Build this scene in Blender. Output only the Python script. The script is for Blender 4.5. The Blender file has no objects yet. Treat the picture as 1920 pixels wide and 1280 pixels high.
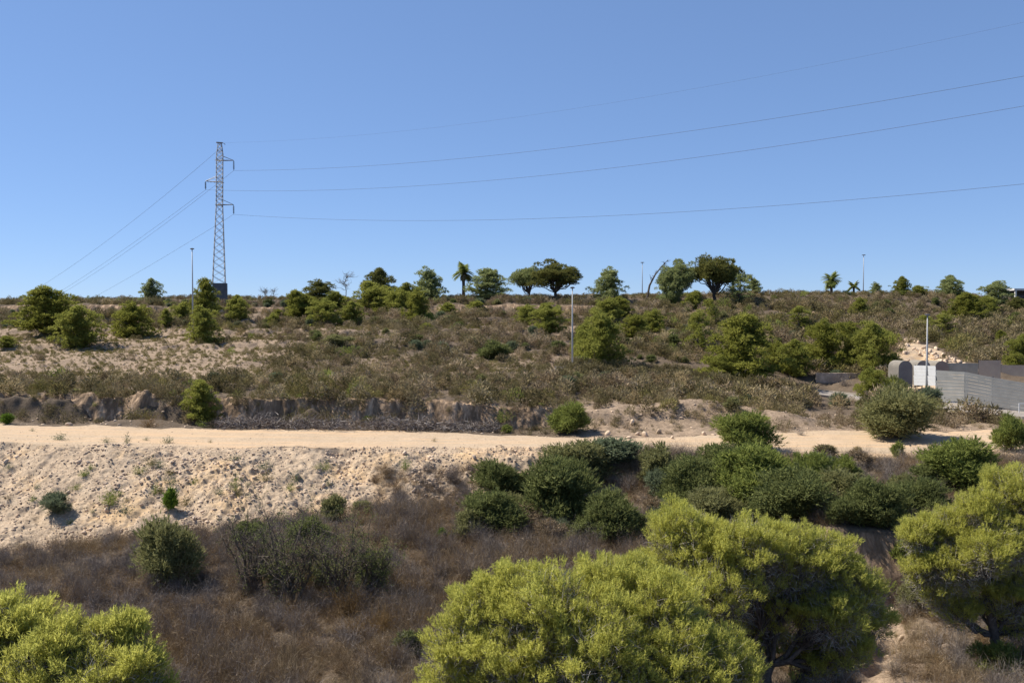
import bpy, math, random
import numpy as np
from math import radians as R

# ---------------------------------------------------------------- camera, sky, sun, exposure
sc = bpy.context.scene
F = 1663.0                       # focal length in photograph pixels
HY = 590.0                       # row of eye level
PITCH = math.atan((640 - HY) / F)
cam_d = bpy.data.cameras.new('camera'); cam = bpy.data.objects.new('camera', cam_d)
sc.collection.objects.link(cam)
cam.location = (0, 0, 0); cam.rotation_euler = (R(90) - PITCH, 0, 0)
cam_d.sensor_width = 36; cam_d.lens = 36 * F / 1920; cam_d.clip_end = 9000
sc.camera = cam
SUN = np.array([-0.90, 0.32, 0.0]); SUN_EL = R(50)
SUN[:2] /= np.hypot(*SUN[:2]); SUN[:2] *= math.cos(SUN_EL); SUN[2] = math.sin(SUN_EL)
w = bpy.data.worlds.new('World'); sc.world = w; w.use_nodes = True
nt = w.node_tree; bg = nt.nodes['Background']
sky = nt.nodes.new('ShaderNodeTexSky'); sky.sky_type = 'NISHITA'; sky.sun_disc = False
sky.sun_elevation = SUN_EL; sky.sun_rotation = math.atan2(SUN[0], SUN[1])
sky.altitude = 3000; sky.air_density = 1.0; sky.dust_density = 0.0; sky.ozone_density = 10.0
gm = nt.nodes.new('ShaderNodeGamma'); gm.inputs[1].default_value = 0.55; nt.links.new(sky.outputs[0], gm.inputs[0])
ml = nt.nodes.new('ShaderNodeMix'); ml.data_type = 'RGBA'; ml.blend_type = 'MULTIPLY'; ml.inputs[0].default_value = 1
nt.links.new(gm.outputs[0], ml.inputs[6]); ml.inputs[7].default_value = (1.12, 1.27, 1.56, 1)
nt.links.new(ml.outputs[2], bg.inputs[0]); bg.inputs[1].default_value = 0.12
sun_d = bpy.data.lights.new('sun', 'SUN'); sun_d.energy = 4.9; sun_d.angle = R(0.5); sun_d.color = (1, 0.93, 0.82)
sun = bpy.data.objects.new('sun', sun_d); sc.collection.objects.link(sun)
sun.location = (0, 0, 60)
from mathutils import Vector
sun.rotation_euler = Vector(SUN).to_track_quat('Z', 'Y').to_euler()
sc.view_settings.view_transform = 'Standard'; sc.view_settings.look = 'None'
sc.view_settings.gamma = 1; sc.view_settings.use_curve_mapping = False
sc.view_settings.exposure = 0.70
sc.cycles.max_bounces = 10; sc.cycles.diffuse_bounces = 5; sc.cycles.transmission_bounces = 7

COL = sc.collection
# ---------------------------------------------------------------- noise
def _h(ix, iy, seed):
    n = (ix.astype(np.int64) * 374761393 + iy.astype(np.int64) * 668265263 + seed * 974634777) & 0xffffffff
    n = ((n ^ (n >> 13)) * 1274126177) & 0xffffffff
    n = (n ^ (n >> 16)) & 0xffffffff
    return n / 2147483648.0 - 1.0
def vn(x, y, seed=0):
    ix = np.floor(x); iy = np.floor(y); fx = x - ix; fy = y - iy
    fx = fx * fx * (3 - 2 * fx); fy = fy * fy * (3 - 2 * fy)
    a = _h(ix, iy, seed); b = _h(ix + 1, iy, seed); c = _h(ix, iy + 1, seed); d = _h(ix + 1, iy + 1, seed)
    return (a + (b - a) * fx) * (1 - fy) + (c + (d - c) * fx) * fy
def fbm(x, y, s, o=4, seed=0, g=0.5):
    r = 0; a = 1.0
    for k in range(o):
        r = r + a * vn(x / s + 17.3 * k, y / s - 9.1 * k, seed + k); s *= 0.5; a *= g
    return r
def sstep(a, b, x):
    t = np.clip((x - a) / (b - a), 0, 1); return t * t * (3 - 2 * t)

# ---------------------------------------------------------------- terrain profile
PXK = np.array([-400, 0, 400, 700, 900, 1072, 1200, 1300, 1450, 1560, 1700, 1800, 1920, 2400], float)
def zY(D, Y):                                   # height whose sight line falls on row Y at distance D
    v = (640 - np.asarray(Y, float)) / F
    return np.asarray(D, float) * (-math.sin(PITCH) + v * math.cos(PITCH)) / (math.cos(PITCH) + v * math.sin(PITCH))
N = len(PXK)
LD, LZ = [], []
def line(D, Y=None, Z=None):
    D = np.full(N, float(D)) if np.isscalar(D) else np.array(D, float)
    if Z is None: Z = zY(D, np.array(Y, float))
    else: Z = np.full(N, float(Z)) if np.isscalar(Z) else np.array(Z, float)
    LD.append(D); LZ.append(Z)
#            -400   0    400   700   900  1072  1200  1300  1450  1560  1700  1800  1920  2400
line(-60, Z=-7.0)                                                                                    # 0
line(13, Z=-11.0)                                                                                    # 1
line(27, Z=-11.7)                                                                                    # 2
line(   [  43,   44,   46,   49,   50,   52,   50,   47, 42.6, 39.3, 38.5, 38.2, 38,   37],
     Y=[1040, 1035, 1000,  945,  950,  935,  945,  970, 1025, 1080, 1110, 1110, 1110, 1110])          # 3 bank / gully foot
line(   [  53, 53.3, 53.5,   54,   54,   54,   53,   50, 44.5, 40.1, 39.3, 39.0, 38.8,   38],
     Y=[ 846,  846,  848,  850,  853,  862,  880,  925,  965,  990, 1003, 1010, 1015, 1020])          # 4 break
line(   [54.5, 54.7,   55, 55.5,   56,   56,   57,   57,   57,   57,   57,   56,   55,   54],
     Y=[ 827,  829,  836,  838,  838,  834,  842,  846,  848,  850,  850,  848,  845,  845])          # 5 track front
line(   [  62,   62,   62,   62,   62, 62.5,   63,   63,   64,   65,   65,   65,   65,   65],
     Y=[ 792,  796,  803,  807,  811,  819,  820,  818,  812,  806,  806,  806,  806,  806])          # 6 track back
z6 = LZ[6]
line(65, Z=z6 - np.array([.3, .3, .5, .5, .5, .3, .1, 0, 0, 0, 0, 0, 0, 0]))                          # 7 ditch
line(68, Z=z6 - np.array([.3, .2, .5, .5, .5, .1, -.3, -.4, -.3, -.1, -.1, -.1, 0, 0]))               # 8 wall foot
line(68.9, Y=[740, 743, 745, 752, 757, 768, 786, 788, 788, 793, 795, 797, 800, 800])                  # 9 wall top
line(   [  80,   80,   82,   84,   86,   87,   88,   89, 89.5,   88,   79,   72, 67+1.5,   60],
     Y=[ 712,  712,  708,  703,  700,  697,  704,  711,  733,  746,  764,  775,  786,  800])          # 10 road front
zr = LZ[10]
line(LD[10] + 6, Z=zr + .03)                                                                         # 11 road back
line(   [ 110,  110,  110,  110,  110,  110,  110,  110,  110,  110,  104,  100,  98,  98],
     Y=[ 628,  628,  634,  628,  632,  640,  642,  645,  656,  664,  668,  672,  678,  680])          # 12 mid slope
line(138, Y=[ 590,  590,  584,  590,  590,  586,  586,  586,  588,  590,  592,  594,  603,  603])     # 13 crest cliff foot
line(139.2, Y=[ 573,  572,  576,  584,  569,  572,  584,  584,  586,  588,  590,  592,  601,  601])   # 14 crest cliff top
line(155, Y=[ 568,  567,  561,  563,  560,  558,  556,  555,  554,  553,  553,  556,  572,  572])     # 15 crest
line(205, Z=LZ[-1] + 0.2)
line(420, Z=0.0)
line(6000, Z=-25.0)
LD = np.array(LD); LZ = np.array(LZ); K = len(LD)

GUL = [(17.2, 38), (15.2, 37), (14.6, 35), (13.5, 32), (12.3, 30.2), (11, 27), (9.5, 22)]              # erosion channel
def seg_dist(x, y, pts):
    best = np.full(np.shape(x), 1e9)
    for (ax, ay), (bx, by) in zip(pts[:-1], pts[1:]):
        dx, dy = bx - ax, by - ay
        t = np.clip(((x - ax) * dx + (y - ay) * dy) / (dx * dx + dy * dy), 0, 1)
        best = np.minimum(best, np.hypot(x - ax - t * dx, y - ay - t * dy))
    return best
def terrain(x, y, detail=True):
    """height and profile coordinate s (line index + fraction) at world x, y"""
    x = np.asarray(x, float); y = np.asarray(y, float)
    px = 960 + F * x / np.maximum(y, 8.0)
    px = np.clip(px, -400, 2400)
    wy = y + 0.55 * fbm(x, y * 0.3, 4.0, 4, 3) * sstep(30, 45, y) * (1 - .85 * sstep(74, 80, y) * (1 - sstep(96, 104, y)))
    wy = wy + 0.5 * vn(x / 11.0, y * 0, 5) * sstep(100, 130, y)
    wy = wy + (.12 * fbm(x, y * .2, 2.9, 5, 91, .6) * (.4 + .6 * np.abs(vn(x / 7, y * 0, 93)) * 2)) * (sstep(66.5, 67.5, y) * (1 - sstep(70, 71, y)) + sstep(36, 37.5, y) * (1 - sstep(40, 42, y)) * sstep(1400, 1500, px))
    D = np.stack([np.interp(px, PXK, LD[k]) for k in range(K)])
    Z = np.stack([np.interp(px, PXK, LZ[k]) for k in range(K)])
    z = Z[0].copy(); s = np.zeros_like(z)
    for k in range(K - 1):
        m = (wy >= D[k]) & ((wy < D[k + 1]) | (k == K - 2))
        t = np.clip((wy - D[k]) / (D[k + 1] - D[k]), 0, 1)
        z = np.where(m, Z[k] + (Z[k + 1] - Z[k]) * t, z); s = np.where(m, k + t, s)
    if detail:
        bank = sstep(2.9, 3.15, s) * (1 - sstep(4.6, 5.05, s)) * (1 - sstep(1200, 1330, px))
        soft = 1 - sstep(4.6, 5.0, s) * (1 - sstep(5.95, 6.25, s)) * 0.93
        road = sstep(9.85, 10, s) * (1 - sstep(11, 11.1, s)) * sstep(1020, 1080, px)
        soft = soft * (1 - road)
        wall = sstep(7.8, 8.0, s) * (1 - sstep(9.0, 9.15, s)) + sstep(12.95, 13, s) * (1 - sstep(14, 14.05, s))
        near = 1 - sstep(160, 260, y)
        wall = wall * (1 - .75 * sstep(1030, 1090, px))
        z = z + .5 * np.maximum(wall, sstep(2.9, 3.1, s) * (1 - sstep(3.9, 4, s)) * sstep(1350, 1450, px)) * 0.16 * fbm(x, y, .32, 3, 57, .7)
        z = z + soft * near * (0.22 * fbm(x, y, 5.0, 3, 11) + 0.06 * fbm(x, y, 0.9, 3, 21))
        lump = 1 - np.abs(fbm(x, y, 1.1, 2, 31)) * 1.3
        z = z + bank * (0.06 * lump + 0.08 * fbm(x, y, 0.38, 3, 41, .8) * (.6 + .8 * np.abs(vn(x / 3, y / 3, 43))) - .03)
        z = z - bank * 0.55 * np.maximum(0, vn((x + .7 * y) / 2.3, y / 9.0, 47) - .2) - bank * .25 * np.maximum(0, vn((x - .3 * y) / .9, y / 4.0, 48) - .3)             # rills
        z = z + wall * 0.09 * fbm(x, y, 0.7, 3, 51)
        z = z + (1 - soft) * (1 - road) * 0.035 * fbm(x, y, 1.6, 4, 61)
        hill = sstep(11.1, 12, s) * (1 - sstep(14.8, 15.5, s))
        z = z + hill * 0.30 * fbm(x, y, 3.2, 4, 71)
        # low ledges of the old farm terraces on the hillside
        led = hill * (1 - sstep(1150, 1400, px))
        q = (z + 0.25 * vn(x / 9, y / 30, 77)) / 1.5
        fr = q - np.floor(q)
        z = z + led * 0.55 * (sstep(0.38, 0.62, fr) - fr)
        gd = seg_dist(x, y, GUL) + .35 * fbm(x, y, 1.2, 2, 81)
        z = z - 1.2 * np.exp(-(np.maximum(gd, 0) / .75) ** 2) * (.8 + .4 * vn(x * .9, y * .9, 83))
        z = z + np.maximum(0, vn(x / 3.1, y * 0, 95) + .2 * vn(x * 1.5, y * 1.5, 96)) * 1.5 * np.exp(-((y - 67.7) / .75) ** 2) * (1 - sstep(1050, 1120, px))
        # spoil mounds either side of the track
        z = z + 0.7 * np.exp(-(((x + 26) / 3.2) ** 2 + ((y - 65) / 1.2) ** 2)) + 0.55 * np.exp(-(((x + 19.5) / 2.6) ** 2 + ((y - 64.8) / 1.0) ** 2))
        z = z + 1.2 * np.exp(-(((x - 15) / 5.5) ** 2 + ((y - 70.5) / 1.7) ** 2)) + 0.8 * np.exp(-(((x - 20.5) / 3) ** 2 + ((y - 68) / 1.4) ** 2))
    return z, s, px
def gz(x, y): return float(terrain(np.array([x]), np.array([y]))[0][0])
_DS = np.concatenate([np.arange(14, 72, 0.08), np.arange(72, 170, 0.25)])
def ray(px, py):
    u = (px - 960) / F; v = (640 - py) / F
    return u, math.cos(PITCH) + v * math.sin(PITCH), -math.sin(PITCH) + v * math.cos(PITCH)
def at(px, py):
    """the point of the ground seen at a pixel of the photograph"""
    rx, ry, rz = ray(px, py); t = _DS / ry
    z, s, _ = terrain(rx * t, _DS)
    hit = np.nonzero(rz * t <= z)[0]
    i = hit[0] if len(hit) else int(np.argmin(rz * t - z + (_DS < 135) * 99))
    return float(rx * t[i]), float(_DS[i]), float(z[i])
def atD(px, D, py=600):
    rx, ry, rz = ray(px, py); x = rx * D / ry
    return float(x), float(D), gz(x, D)

# ---------------------------------------------------------------- mesh helpers
def mesh_tris(name, V, T, tint=None, mats=(), smooth=False, attrs=None):
    me = bpy.data.meshes.new(name)
    V = np.ascontiguousarray(V, np.float32); T = np.ascontiguousarray(T, np.int32); k = T.shape[1]
    me.vertices.add(len(V)); me.vertices.foreach_set('co', V.ravel())
    me.loops.add(T.size); me.loops.foreach_set('vertex_index', T.ravel())
    me.polygons.add(len(T)); me.polygons.foreach_set('loop_start', np.arange(len(T), dtype=np.int32) * k)
    me.polygons.foreach_set('loop_total', np.full(len(T), k, np.int32))
    if smooth: me.polygons.foreach_set('use_smooth', np.ones(len(T), bool))
    if tint is not None:
        a = me.attributes.new('tint', 'FLOAT', 'FACE'); a.data.foreach_set('value', np.ascontiguousarray(tint, np.float32))
    for nm, val in (attrs or {}).items():
        a = me.attributes.new(nm, 'FLOAT', 'POINT'); a.data.foreach_set('value', np.ascontiguousarray(val, np.float32))
    me.update(calc_edges=True); me.validate()
    for m in mats: me.materials.append(m)
    return me
def put(name, me, parent=None, loc=None, label=None, cat=None, group=None, kind=None):
    o = bpy.data.objects.new(name, me); COL.objects.link(o)
    if parent is not None: o.parent = parent
    if loc is not None: o.location = loc
    tag(o, label, cat, group, kind); return o
def tag(o, label=None, cat=None, group=None, kind=None):
    if label: o['label'] = label
    if cat: o['category'] = cat
    if group: o['group'] = group
    if kind: o['kind'] = kind
def empty(name, loc, rz=0, scale=(1, 1, 1), **k):
    o = bpy.data.objects.new(name, None); COL.objects.link(o); o.empty_display_size = .3
    o.location = loc; o.rotation_euler = (0, 0, rz); o.scale = scale; tag(o, **k); return o
class MB:
    """collects quads / tris of boxes, tubes and bars into one mesh"""
    def __init__(s): s.v = []; s.f = []
    def add(s, v, f):
        b = len(s.v); s.v += [tuple(p) for p in v]; s.f += [tuple(i + b for i in q) for q in f]
    def box(s, c, d, rz=0):
        x, y, z = [q / 2 for q in d]; co, si = math.cos(rz), math.sin(rz)
        P = [(-x, -y, -z), (x, -y, -z), (x, y, -z), (-x, y, -z), (-x, -y, z), (x, -y, z), (x, y, z), (-x, y, z)]
        P = [(c[0] + a * co - b * si, c[1] + a * si + b * co, c[2] + e) for a, b, e in P]
        s.add(P, [(0, 3, 2, 1), (4, 5, 6, 7), (0, 1, 5, 4), (1, 2, 6, 5), (2, 3, 7, 6), (3, 0, 4, 7)])
    def tube(s, pts, rad, n=6, cap=True):
        pts = [np.array(p, float) for p in pts]; m = len(pts)
        rad = [rad] * m if np.isscalar(rad) else rad
        V = []
        t = pts[1] - pts[0]; ref = np.array([0, 0, 1.]) if abs(t[2]) < .9 * np.linalg.norm(t) else np.array([1., 0, 0])
        for i in range(m):
            t = pts[min(i + 1, m - 1)] - pts[max(i - 1, 0)]; t /= np.linalg.norm(t) + 1e-9
            a = np.cross(t, ref); a /= np.linalg.norm(a) + 1e-9; b = np.cross(t, a)
            for j in range(n):
                q = 2 * math.pi * j / n; V.append(pts[i] + rad[i] * (math.cos(q) * a + math.sin(q) * b))
        Fq = [(i * n + j, i * n + (j + 1) % n, (i + 1) * n + (j + 1) % n, (i + 1) * n + j) for i in range(m - 1) for j in range(n)]
        if cap: Fq += [tuple(range(n))[::-1], tuple((m - 1) * n + j for j in range(n))]
        s.add(V, Fq)
    def mesh(s, name, mat, smooth=False):
        me = bpy.data.meshes.new(name); me.from_pydata(s.v, [], s.f)
        if smooth: me.polygons.foreach_set('use_smooth', [True] * len(s.f))
        me.update(); me.materials.append(mat); return me
    def build(s, name, mat, parent=None, smooth=False, **k): return put(name, s.mesh(name, mat, smooth), parent, **k)

# ---------------------------------------------------------------- materials
def newmat(name):
    m = bpy.data.materials.new(name); m.use_nodes = True; t = m.node_tree; t.nodes.clear()
    return m, t, t.nodes.new('ShaderNodeOutputMaterial')
def ramp(t, stops, src=None):
    r = t.nodes.new('ShaderNodeValToRGB'); e = r.color_ramp.elements
    while len(e) < len(stops): e.new(0.5)
    for i, (p, c) in enumerate(stops): e[i].position = p; e[i].color = (*c, 1)
    if src is not None: t.links.new(src, r.inputs[0])
    return r.outputs[0]
def noise(t, scale, detail=5, rough=.6, coord=None, dist=0):
    n = t.nodes.new('ShaderNodeTexNoise'); n.inputs['Scale'].default_value = scale; n.inputs['Detail'].default_value = detail
    n.inputs['Roughness'].default_value = rough; n.inputs['Distortion'].default_value = dist
    if coord is not None: t.links.new(coord, n.inputs['Vector'])
    return n.outputs['Fac']
def mix(t, fac, a, b, mode='MIX'):
    n = t.nodes.new('ShaderNodeMix'); n.data_type = 'RGBA'; n.blend_type = mode
    for sock, v in ((n.inputs[0], fac), (n.inputs[6], a), (n.inputs[7], b)):
        if hasattr(v, 'links') or isinstance(v, bpy.types.NodeSocket): t.links.new(v, sock)
        elif isinstance(v, (int, float)): sock.default_value = v
        else: sock.default_value = (*v, 1)
    return n.outputs[2]
def mth(t, op, a, b=0.0, clamp=False):
    n = t.nodes.new('ShaderNodeMath'); n.operation = op; n.use_clamp = clamp
    for i, v in enumerate((a, b)):
        if isinstance(v, bpy.types.NodeSocket): t.links.new(v, n.inputs[i])
        else: n.inputs[i].default_value = v
    return n.outputs[0]
def attr(t, name):
    n = t.nodes.new('ShaderNodeAttribute'); n.attribute_name = name; return n.outputs['Fac']
def foliage(name, stops, trans=.3, gloss=.0):
    m, t, out = newmat(name)
    c = ramp(t, stops, attr(t, 'tint'))
    d = t.nodes.new('ShaderNodeBsdfDiffuse'); t.links.new(c, d.inputs[0]); sh = d.outputs[0]
    if trans:
        tr = t.nodes.new('ShaderNodeBsdfTranslucent'); t.links.new(c, tr.inputs[0])
        mx = t.nodes.new('ShaderNodeMixShader'); mx.inputs[0].default_value = trans
        t.links.new(sh, mx.inputs[1]); t.links.new(tr.outputs[0], mx.inputs[2]); sh = mx.outputs[0]
    if gloss:
        g = t.nodes.new('ShaderNodeBsdfGlossy'); g.inputs['Roughness'].default_value = .45; g.inputs[0].default_value = (1, 1, 1, 1)
        mx = t.nodes.new('ShaderNodeMixShader'); mx.inputs[0].default_value = gloss
        t.links.new(sh, mx.inputs[1]); t.links.new(g.outputs[0], mx.inputs[2]); sh = mx.outputs[0]
    t.links.new(sh, out.inputs[0]); return m
def plain(name, stops, scale=3, rough=.8, metal=0, bump=0, coord='Object'):
    m, t, out = newmat(name)
    tc = t.nodes.new('ShaderNodeTexCoord'); n = noise(t, scale, 6, .6, tc.outputs[coord])
    c = ramp(t, stops, n); p = t.nodes.new('ShaderNodeBsdfPrincipled')
    t.links.new(c, p.inputs['Base Color']); p.inputs['Roughness'].default_value = rough; p.inputs['Metallic'].default_value = metal
    if bump:
        b = t.nodes.new('ShaderNodeBump'); b.inputs['Strength'].default_value = bump; b.inputs['Distance'].default_value = .05
        t.links.new(n, b.inputs['Height']); t.links.new(b.outputs[0], p.inputs['Normal'])
    t.links.new(p.outputs[0], out.inputs[0]); return m

def ground_material():
    m, t, out = newmat('ground')
    tc = t.nodes.new('ShaderNodeTexCoord'); co = tc.outputs['Object']
    big = noise(t, .25, 4, .6, co); mid = noise(t, 1.4, 6, .65, co); fine = noise(t, 7, 6, .7, co)
    soil = ramp(t, [(.3, (.060, .043, .030)), (.5, (.10, .073, .050)), (.7, (.14, .10, .07))], mid)
    soil = mix(t, .5, soil, ramp(t, [(.35, (.06, .045, .032)), (.65, (.20, .155, .11))], fine))
    bare = ramp(t, [(.3, (0.18, 0.13, 0.0876)), (.5, (0.26, 0.19, 0.132)), (.7, (0.349, 0.26, 0.185))], mid)
    bare = mix(t, .4, bare, ramp(t, [(.4, (0.11, 0.0813, 0.0549)), (.6, (0.418, 0.313, 0.22))], fine))
    sand = ramp(t, [(.3, (0.354, 0.267, 0.176)), (.5, (0.404, 0.309, 0.21)), (.75, (0.448, 0.352, 0.251))], mid)
    sand = mix(t, .4, sand, ramp(t, [(.38, (0.308, 0.217, 0.133)), (.6, (0.546, 0.427, 0.301))], fine))
    mt_ = t.nodes.new('ShaderNodeMapping'); mt_.inputs['Scale'].default_value = (.05, 1.0, .2); t.links.new(co, mt_.inputs[0])
    sand = mix(t, ramp(t, [(.46, (0, 0, 0)), (.60, (.85, .85, .85))], noise(t, 1.5, 4, .6, mt_.outputs[0], .3)), sand, (.50, .35, .215))
    rub = ramp(t, [(.3, (0.282, 0.209, 0.139)), (.5, (0.395, 0.301, 0.203)), (.72, (0.508, 0.403, 0.283))], mid)
    rub = mix(t, .45, rub, ramp(t, [(.38, (.20, .145, .10)), (.62, (.60, .465, .335))], fine))
    rub = mix(t, ramp(t, [(.55, (0, 0, 0)), (.68, (.55, .55, .55))], big), rub, (.60, .40, .20))
    mp = t.nodes.new('ShaderNodeMapping'); mp.inputs['Scale'].default_value = (1.6, .4, .5); t.links.new(co, mp.inputs[0])
    st = noise(t, 1.3, 6, .65, mp.outputs[0], .6)
    cliff = ramp(t, [(.3, (0.0943, 0.0641, 0.0396)), (.5, (0.226, 0.156, 0.0992)), (.66, (0.547, 0.386, 0.254))], st)
    e = 0.5
    def soften(a, k=1.6):
        return mth(t, 'ADD', mth(t, 'MULTIPLY', mth(t, 'SUBTRACT', attr(t, a), .5), k),
                   mth(t, 'ADD', .5, mth(t, 'MULTIPLY', mth(t, 'SUBTRACT', mid, .5), 1.6)), True)
    c = mix(t, soften('w_bare'), soil, bare)
    c = mix(t, soften('w_cliff', 3), c, cliff)
    c = mix(t, soften('w_rubble', 2.4), c, rub)
    c = mix(t, soften('w_sand', 3.5), c, sand)
    p = t.nodes.new('ShaderNodeBsdfPrincipled'); p.inputs['Roughness'].default_value = .95
    p.inputs['Specular IOR Level'].default_value = .15
    t.links.new(c, p.inputs['Base Color'])
    b = t.nodes.new('ShaderNodeBump'); b.inputs['Strength'].default_value = .6; b.inputs['Distance'].default_value = .06
    t.links.new(fine, b.inputs['Height']); t.links.new(b.outputs[0], p.inputs['Normal'])
    t.links.new(p.outputs[0], out.inputs[0]); return m
M = {}
M['ground'] = ground_material()
M['pine'] = foliage('pine_yellow', [(0, (0.228, 0.235, 0.0667)), (.45, (0.443, 0.443, 0.104)), (1, (0.701, 0.673, 0.178))], 0.6)
M['pine_mid'] = foliage('pine_green', [(0, (0.121, 0.135, 0.0306)), (.5, (0.232, 0.241, 0.0511)), (1, (0.362, 0.353, 0.0816))], 0.55)
M['pine_grey'] = foliage('pine_grey', [(0, (0.168, 0.196, 0.077)), (.5, (0.28, 0.315, 0.131)), (1, (0.406, 0.42, 0.185))], 0.5)
M['pine_dark'] = foliage('pine_dark', [(0, (0.091, 0.0962, 0.0286)), (.5, (0.163, 0.166, 0.052)), (1, (0.273, 0.26, 0.078))], 0.4)
M['green'] = foliage('green_leaf', [(0, (0.108, 0.128, 0.0351)), (.5, (0.203, 0.236, 0.0607)), (1, (0.351, 0.378, 0.108))], 0.45)
M['dark'] = foliage('dark_leaf', [(0, (0.08, 0.0939, 0.0348)), (.5, (0.147, 0.168, 0.0602)), (1, (0.279, 0.296, 0.111))], 0.45)
M['olive'] = foliage('olive_leaf', [(0, (0.128, 0.128, 0.054)), (.5, (0.223, 0.223, 0.0945)), (1, (0.365, 0.351, 0.162))], 0.45)
M['greygreen'] = foliage('greygreen_leaf', [(0, (0.091, 0.111, 0.065)), (.5, (0.156, 0.189, 0.111)), (1, (0.247, 0.273, 0.169))], 0.4)
M['bright'] = foliage('bright_leaf', [(0, (.07, .12, .02)), (.5, (.13, .21, .03)), (1, (.22, .30, .05))], .35)
M['scrub'] = foliage('scrub', [(0, (0.0629, 0.0495, 0.0284)), (.25, (0.134, 0.113, 0.0521)), (.5, (0.197, 0.168, 0.0805)), (.75, (0.26, 0.208, 0.118)), (1, (0.362, 0.31, 0.199))], .22)
M['scrub_olive'] = foliage('scrub_olive', [(0, (0.1, 0.0871, 0.0329)), (.5, (0.208, 0.183, 0.0659)), (1, (0.317, 0.274, 0.113))], .22)
M['scrub_grey'] = foliage('scrub_grey', [(0, (0.121, 0.0866, 0.0509)), (.5, (0.272, 0.207, 0.13)), (1, (0.483, 0.388, 0.259))], .2)
M['brush'] = foliage('dry_brush', [(0, (0.0641, 0.0414, 0.0244)), (.35, (0.152, 0.103, 0.0589)), (.7, (0.276, 0.197, 0.117)), (1, (0.552, 0.444, 0.3))], .2)
M['pine_hill'] = foliage('pine_hill', [(0, (0.139, 0.156, 0.0397)), (.45, (0.259, 0.273, 0.0621)), (1, (0.411, 0.404, 0.105))], 0.55)
M['rust'] = foliage('rust_brush', [(0, (0.0994, 0.0595, 0.0255)), (.5, (0.184, 0.115, 0.0467)), (1, (0.275, 0.187, 0.085))], .25)
M['straw'] = foliage('straw', [(0, (.22, .16, .08)), (.5, (.36, .28, .15)), (1, (.5, .41, .25))], .3)
M['deadwood'] = foliage('deadwood', [(0, (0.096, 0.076, 0.064)), (.5, (0.208, 0.176, 0.152)), (1, (0.36, 0.32, 0.288))], 0)
M['twig_lit'] = foliage('pine_twig', [(0, (.12, .10, .085)), (.5, (.28, .245, .21)), (1, (.46, .42, .37))], 0)
M['bark'] = plain('bark', [(.3, (.05, .038, .03)), (.7, (.14, .11, .09))], 9, .9, 0, .5)
M['twig'] = plain('twig', [(.3, (.12, .10, .08)), (.7, (.30, .26, .22))], 9, .9)
M['twig_dark'] = plain('twig_dark', [(.3, (.06, .045, .032)), (.7, (.14, .11, .08))], 9, .9)
M['stone'] = plain('stone', [(.3, (0.4, 0.294, 0.2)), (.5, (0.55, 0.413, 0.288)), (.7, (0.725, 0.562, 0.413))], 1.3, .95, 0, .3)
M['stone_grey'] = plain('stone_grey', [(.3, (0.26, 0.195, 0.143)), (.5, (0.403, 0.312, 0.234)), (.7, (0.572, 0.461, 0.358))], 1.3, .95, 0, .3)
M['steel'] = plain('galvanised_steel', [(.3, (.20, .20, .21)), (.7, (.33, .33, .34))], 2, .6, .3)
M['pole'] = plain('lamp_pole_paint', [(.3, (0.315, 0.315, 0.315)), (.7, (0.42, 0.42, 0.413))], 1, .5)
M['dkmetal'] = plain('dark_metal', [(.3, (.04, .04, .045)), (.7, (.08, .08, .085))], 2, .5)
M['wire'] = plain('aluminium_wire', [(.3, (.07, .068, .07)), (.7, (.10, .098, .10))], 2, .9)
M['wire_pale'] = plain('pale_wire', [(.3, (0.075, 0.08, 0.09)), (.7, (0.1, 0.105, 0.115))], 2, 1.0)
M['concrete'] = plain('concrete', [(.3, (0.304, 0.28, 0.248)), (.7, (0.44, 0.416, 0.376))], 1.5, .9, 0, .2)
M['concrete_dark'] = plain('concrete_dark', [(.3, (.085, .085, .09)), (.7, (.13, .13, .135))], 1.2, .9)
M['asphalt'] = plain('dusty_asphalt', [(.3, (0.216, 0.188, 0.164)), (.7, (0.296, 0.26, 0.224))], 1.1, .95)
M['kerb'] = plain('kerb_stone', [(.3, (0.255, 0.217, 0.176)), (.7, (0.345, 0.3, 0.247))], 2, .9)
M['fence'] = plain('grey_sheet', [(.3, (0.208, 0.208, 0.199)), (.7, (0.273, 0.273, 0.262))], .8, .65, .0)
M['fence_dark'] = plain('dark_mesh', [(.3, (0.112, 0.12, 0.128)), (.7, (0.165, 0.173, 0.18))], .8, .8)
M['fence_brown'] = plain('brown_mesh', [(.3, (0.162, 0.135, 0.128)), (.7, (0.23, 0.203, 0.182))], .8, .8)
M['white'] = plain('white_sheet', [(.3, (0.52, 0.527, 0.535)), (.7, (0.592, 0.592, 0.592))], 1.2, .5)
M['plaster'] = plain('plaster', [(.3, (0.48, 0.464, 0.44)), (.7, (0.576, 0.56, 0.528))], 1.2, .9)
M['concrete_pale'] = plain('concrete_pale', [(.3, (0.204, 0.18, 0.147)), (.7, (0.276, 0.246, 0.204))], 1.2, .9)
M['black'] = plain('porch_shade', [(.3, (.03, .03, .03)), (.7, (.06, .055, .05))], 1.2, .9)  # near-black colour stands in for the shade inside the porch

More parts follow.
